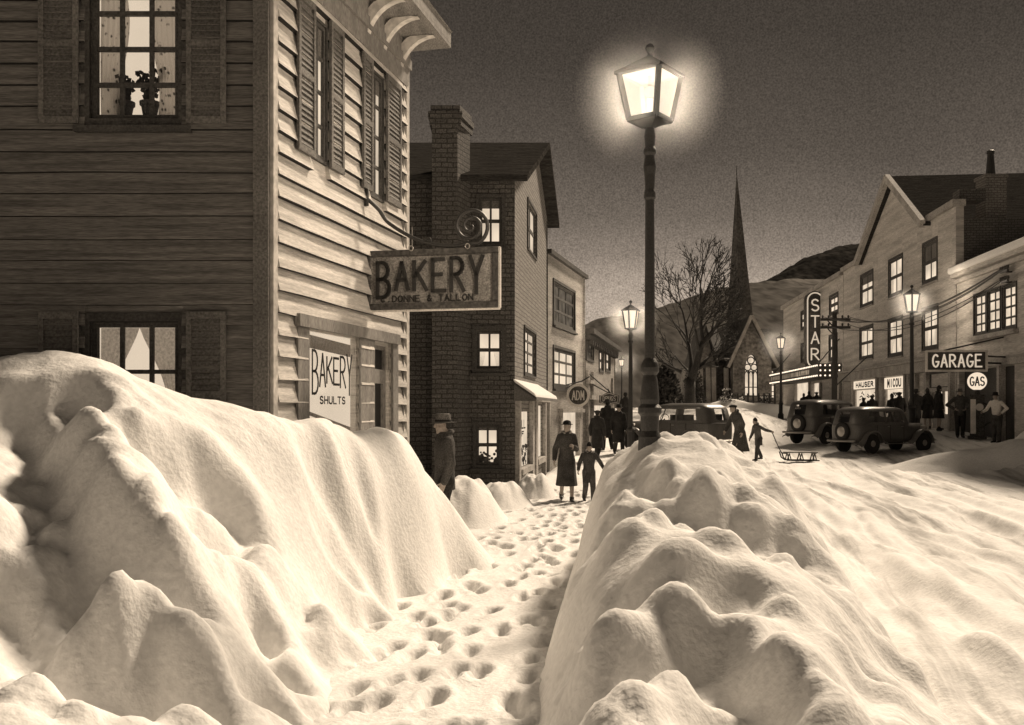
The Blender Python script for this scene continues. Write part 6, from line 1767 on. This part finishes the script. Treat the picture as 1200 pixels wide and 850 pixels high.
# woman and child with sled in the street
p = gp(867, 543); w_, _, _ = person('woman in long coat striding up the street ahead of the child with the sled', (p.x, p.y, gz_at(p)), 205, H=1.86, coat='long', woman=True, cm='coat', hat='beret', hem=.34, stride=.8, lean=17, arms=(((-.06, -.10, -.26), (-.06, -.22, -.46)), ((.06, .10, -.27), (.06, .06, -.5))), vox=.0115, bow=.02)
p = gp(889, 541); cx_, AR, k = person('child in knitted cap pulling a sled along the street', (p.x, p.y, gz_at(p)), 200, H=1.34, coat='jacket', cm='coat2', tm='coat', hat='knit', hem=.56, stride=.6, lean=12, arms=(((-.10, .0, -.26), (-.12, -.10, -.48)), ((.14, .22, -.14), (.18, .46, -.20))), vox=.0115)
hw_ = Matrix.LocRotScale(cx_.location, cx_.rotation_euler, cx_.scale) @ (AR[1][2] + Vector((0, .05, -.03)))
p = gp(938, 541); sz_ = gz_at(p) + .03
sd = thing('sled', 'small wooden sled dragged on a rope behind the child', 'sled', (p.x, p.y, sz_), R(-4))
mb = MB()
for y in (-.17, .17): mb.tube([(-.62, y, .28), (-.56, y, .10), (-.45, y, .02), (0, y, .015), (.55, y, .015)], .022, 6)
mb.split('runner', M['iron'], sd)
mb = MB()
for i in range(4): mb.box((-.5, -.2 + i * .105, .25), (.5, -.2 + i * .105 + .085, .275))
mb.box((-.56, -.22, .22), (-.46, .22, .248)); mb.box((.38, -.22, .22), (.45, .22, .248)); mb.build('deck', M['wood'], sd)
mb = MB()
for x in (-.38, 0, .4):
    for y in (-.17, .17): mb.bar((x - .06, y, .02), (x, y, .24), .03); mb.bar((x + .06, y, .02), (x, y, .24), .03)
mb.split('strut', M['wood'], sd)
mb = MB(); e_ = Matrix.LocRotScale(sd.location, sd.rotation_euler, sd.scale) @ Vector((-.6, 0, .27)); mb.tube([hw_, hw_.lerp(e_, .5) - Vector((0, 0, .03)), e_], .016, 6); mb.build('pull_rope', M['leather'], sd, world=True)
# gas station men
p = at(1125, 517, 35.6); person('man in dark suit and hat with hands on hips, left of the gas pump', (p.x, p.y, zg(p.x, p.y)), 255, H=1.76, coat='jacket', cm='coat', hat='fedora', hm='coat2', hem=.72, arms=(((-.24, .06, -.24), (-.02, -.08, -.38)), ((.24, .06, -.24), (.02, -.08, -.38))), vox=.013)
p = at(1168, 516, 33.4); person('pump attendant in white shirt and dark hat, hand on hip, right of the gas pump', (p.x, p.y, zg(p.x, p.y)), 215, H=1.72, coat='shirt', cm='shirt', tm='coat', hat='fedora', hm='coat3', arms=(((-.10, -.10, -.26), (-.12, -.32, -.34)), ((.17, .08, -.22), (.04, -.06, -.38))), lean=6, vox=.013, head_yaw=10)
# shoppers before the windows, as dark shapes
SH = [(1012, 47.0, 1.58, 90, 'cloche', True, 'shopper in brimmed hat before the first shop window, head just above the car roof'), (1022, 46.6, 1.72, 70, 'cap', False, 'taller shopper before the first shop window, beside the brimmed hat'),
      (1045.5, 44.5, 1.70, 100, 'knit', False, 'slim shopper before the second shop window, left one'), (1054, 44.0, 1.78, 92, 'cap', False, 'broad shopper before the second shop window, right one'),
      (1073.5, 41.5, 1.72, 60, 'fedora', False, 'shopper in hat right of the street lamp'), (1087, 39.5, 1.66, 85, 'knit', True, 'round shouldered shopper left of the shop door'),
      (1100, 38.6, 1.76, 10, 'knit', True, 'woman in knee length coat before the lit shop door'),
      (942, 60, 1.62, 90, 'knit', False, 'leftmost cinema goer under the marquee'), (948, 60, 1.75, 80, 'knit', True, 'tallest cinema goer under the marquee'), (957, 59, 1.74, 95, 'cap', False, 'cinema goer standing apart under the right of the marquee')]
for px, D, H, face, hat, wo, lab in SH:
    p = at(px, 500, D); person(lab, (p.x, p.y, zg(p.x, p.y) + (.0)), face, H=H, coat='long', cm='coat3', hat=hat, hem=.5, woman=wo, vox=.02, stride=.1)
